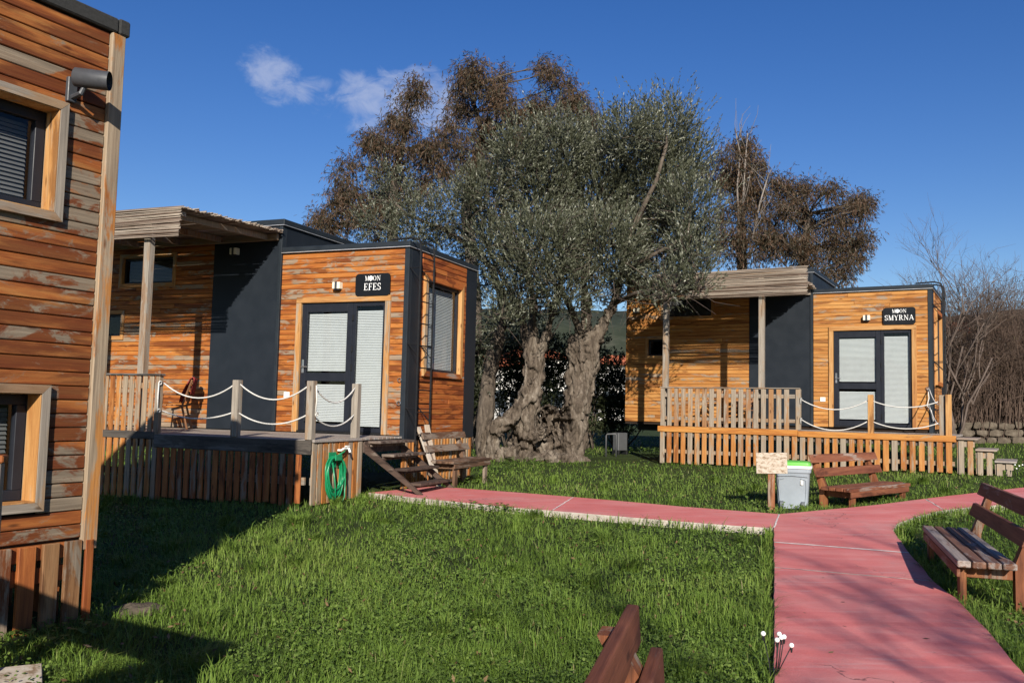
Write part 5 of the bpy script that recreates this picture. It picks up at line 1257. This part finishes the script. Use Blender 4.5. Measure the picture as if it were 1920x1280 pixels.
def lawn():
    N = 340000; u = rng.random(N); e = -.75; d0, d1 = 2.6, 32.0
    D = (d0**e+(d1**e-d0**e)*u)**(1/e); X = rng.uniform(-.72, .72, N)*(D+1.2); Y = D
    far = rng.random(N)
    keep = np.ones(N, bool)
    for b_ in BLOCK: keep &= ~inpoly(X, Y, b_)
    X, Y, D = X[keep], Y[keep], D[keep]; n = len(X)
    # clump attraction
    cl = vnoise(X, Y, 2.3)*.6+vnoise(X, Y, 6.5, 5)*.4; big = vnoise(X, Y, .55, 9)
    k2 = rng.random(n) < (.45+.75*cl); X, Y, D, cl, big = X[k2], Y[k2], D[k2], cl[k2], big[k2]; n = len(X)
    near = np.zeros(n, bool)
    for s in SLABS:
        near |= inpoly(X, Y, [tuple(q) for q in inset(s, -.13)])
    h = (.040+.062*cl**1.5*1.3)*rng.uniform(.55, 1.35, n)*(1+.25*(big-.5)); h[near] *= rng.uniform(.7, 1.5, near.sum())
    tall = rng.random(n) < .035; h[tall] *= 1.7
    w_ = .0048*(D/5)**.6*rng.uniform(.7, 1.4, n); w_ = np.maximum(w_, .0040)
    az_ = rng.uniform(0, 2*np.pi, n)+vnoise(X, Y, 1.7, 3)*3; lean = rng.uniform(.2, 1.25, n)*h*np.where(rng.random(n) < .22, 1.7, 1.0)
    dx, dy = np.cos(az_), np.sin(az_); px_, py_ = -dy, dx
    z = Gv(X, Y)-.006; b0 = np.stack([X, Y, z], 1); dv = np.stack([dx, dy, 0*dx], 1); pv = np.stack([px_, py_, 0*dx], 1)*w_[:, None]*.5
    m = b0+dv*(lean*.35)[:, None]; m[:, 2] += h*.62; tp = b0+dv*lean[:, None]; tp[:, 2] += h*rng.uniform(.75, 1.0, n)
    V = np.stack([b0-pv, b0+pv, m+pv*.8, m-pv*.8, tp], 1).reshape(-1, 3); i = np.arange(n)[:, None]*5
    F = np.concatenate([np.concatenate([i, i+1, i+2], 1), np.concatenate([i, i+2, i+3], 1), np.concatenate([i+3, i+2, i+4], 1)])
    pat = vnoise(X, Y, .9, 31); r = np.clip(.20+.40*rng.random(n)+.45*(big-.5)+.25*(cl-.5)+.25*(pat-.5), 0, .92); dry = rng.random(n) < .02+.10*np.clip(pat-.72, 0, 1)*4; r[dry] = rng.uniform(.93, 1, dry.sum())
    o = npmesh('grass', V, F, M['grass'], None, np.repeat(r, 5)); pset(o, 'uneven green lawn grass growing round the red path', 'grass', kind='stuff')
lawn(); fringe(); tufts()
def clover():
    N = 95000; u = rng.random(N); e = -.8; d0, d1 = 2.6, 24.0; D = (d0**e+(d1**e-d0**e)*u)**(1/e); X = rng.uniform(-.72, .72, N)*(D+1); Y = D
    keep = vnoise(X, Y, 1.1, 21)*.7+vnoise(X, Y, 4, 2)*.3 > .47
    for b_ in BLOCK: keep &= ~inpoly(X, Y, b_)
    X, Y, D = X[keep], Y[keep], D[keep]; n = len(X); h = rng.uniform(.02, .085, n); s = rng.uniform(.006, .013, n)*(D/5)**.6
    c = np.stack([X, Y, Gv(X, Y)+h], 1); a = rng.uniform(0, 6.28, n); nz = unit(n)*.45+np.array([0, -.25, 1]); nz /= np.linalg.norm(nz, axis=1, keepdims=True)
    q = np.stack([np.cos(a), np.sin(a), 0*a], 1); uu = np.cross(nz, q); uu /= np.linalg.norm(uu, axis=1, keepdims=True); vv = np.cross(nz, uu)
    ang = np.linspace(0, 2*np.pi, 6)[:-1]; V = np.stack([c+(uu*math.cos(t)*1.0+vv*math.sin(t)*.75)*s[:, None] for t in ang], 1).reshape(-1, 3); i = np.arange(n)[:, None]*5
    F = np.concatenate([np.concatenate([i, i+k, i+k+1], 1) for k in (1, 2, 3)])
    o = npmesh('ground_cover', V, F, M['weed'], None, np.repeat(rng.random(n), 5)); pset(o, 'small round leaved weeds spread through the lawn', 'weeds', kind='stuff')
clover()
def litter():
    n = 2600; D = rng.uniform(3.2, 20, n); X = rng.uniform(-.6, .6, n)*D; keep = np.ones(n, bool)
    for b_ in BLOCK[:3]: keep &= ~inpoly(X, D, b_)
    on = np.zeros(n, bool)
    for b_ in BLOCK[3:]: on |= inpoly(X, D, b_)
    keep &= ~on | (rng.random(n) < .10); X, D, on = X[keep], D[keep], on[keep]; n = len(X)
    c = np.stack([X, D, Gv(X, D)+np.where(on, PATH_H+.006, rng.uniform(.03, .075, n))], 1); a = rng.uniform(0, 6.28, n); s_ = rng.uniform(.010, .024, n)[:, None]
    u = np.stack([np.cos(a), np.sin(a), np.where(on, .05, rng.normal(size=n)*.5)], 1)*s_; v = np.stack([-np.sin(a), np.cos(a), np.where(on, .1, rng.normal(size=n)*.4)], 1)*s_*.45
    V = np.stack([c-u, c+v, c+u, c-v], 1).reshape(-1, 3); o = npmesh('leaf_litter', V, np.arange(n*4).reshape(-1, 4), M['litter'], None, np.repeat(rng.random(n), 4)); pset(o, 'dry brown leaves lying in the lawn and on the path', 'leaf litter', kind='stuff')
litter()
def weed_plant(label, x, y, n, R, L, up=.9):
    t = thing('leafy_weed', label, 'weed', (x, y, G(x, y)), 0, 'leafy weeds in the grass'); V = []; F = []; rn = []; mb = MB()
    for i in range(n):
        a = random.uniform(0, 6.28); rr = R*math.sqrt(random.random()); b_ = Vector((rr*math.cos(a)*.6, rr*math.sin(a)*.6, 0)); hgt = L*random.uniform(.6, 1.5)*up
        tip = Vector((rr*math.cos(a), rr*math.sin(a), hgt)); mb.tube([b_-Vector((0, 0, .01)), (b_+tip)/2+Vector((0, 0, hgt*.15)), tip], .002, 4)
        l = L*random.uniform(.5, .95); d = Vector((math.cos(a+random.gauss(0, .5)), math.sin(a+random.gauss(0, .5)), random.uniform(-.2, .5))).normalized(); s = d.cross(Vector((0, 0, 1))).normalized(); u_ = s.cross(d)
        b0 = len(V); w_ = l*random.uniform(.35, .5)
        for f, g in ((0, .05), (.2, .75), (.45, 1), (.75, .7), (1, .04)):
            c = tip+d*l*f-Vector((0, 0, .25*l*f*f)); V += [tuple(c-s*w_*g+u_*.15*w_*g), tuple(c), tuple(c+s*w_*g+u_*.15*w_*g)]
        for k in range(4): F += [(b0+3*k, b0+3*k+1, b0+3*k+4, b0+3*k+3), (b0+3*k+1, b0+3*k+2, b0+3*k+5, b0+3*k+4)]
        rn += [random.random()]*15
    o = npmesh('leaves', np.array(V), np.array(F), M['weed'], t, np.array(rn)); o.data.shade_smooth(); pset(mb.build('stems', M['weed'], t), kind='stuff'); pset(o, kind='stuff')
q = gp(110, 1195); weed_plant('clump of round leaved weeds at foot of the weathered cabin skirt', q.x, q.y, 46, .22, .06)
q = gp(60, 1215); weed_plant('low leafy weeds under the lower window of the weathered cabin', q.x, q.y, 30, .2, .06)
q = gp(880, 958); weed_plant('broad leaved green weed hanging over white edge of the path', q.x, q.y, 34, .25, .09)
q = gp(940, 962); weed_plant('upright broad leaved weed in front of white path edge', q.x, q.y, 26, .2, .09)
q = gp(1640, 945); weed_plant('dark leafy weed growing under front of the bench behind the bin', q.x, q.y+.4, 40, .3, .10)
q = gp(1745, 990); weed_plant('big leaved weed at inner corner of the path fork', q.x+.15, q.y, 30, .2, .09)
q = gp(1700, 1000); weed_plant('low weed at edge of the path fork', q.x+.12, q.y, 24, .18, .06)
q = gp(980, 868); weed_plant('bright green leafy weeds at foot of the olive trunk', q.x, q.y-.4, 80, .55, .10)
q = gp(930, 880); weed_plant('bright green leafy weeds between the old bench and the olive trunk', q.x, q.y-.3, 70, .5, .10)
q = gp(860, 905); weed_plant('green weeds sprouting under the old bench', q.x, q.y, 50, .4, .09)
q = gp(1420, 955); weed_plant('small weed beside the blank sign post', q.x, q.y+.3, 26, .2, .07)
q = gp(1215, 850); weed_plant('shaded weeds at left end of the pale slatted deck', q.x, q.y, 60, .5, .12)
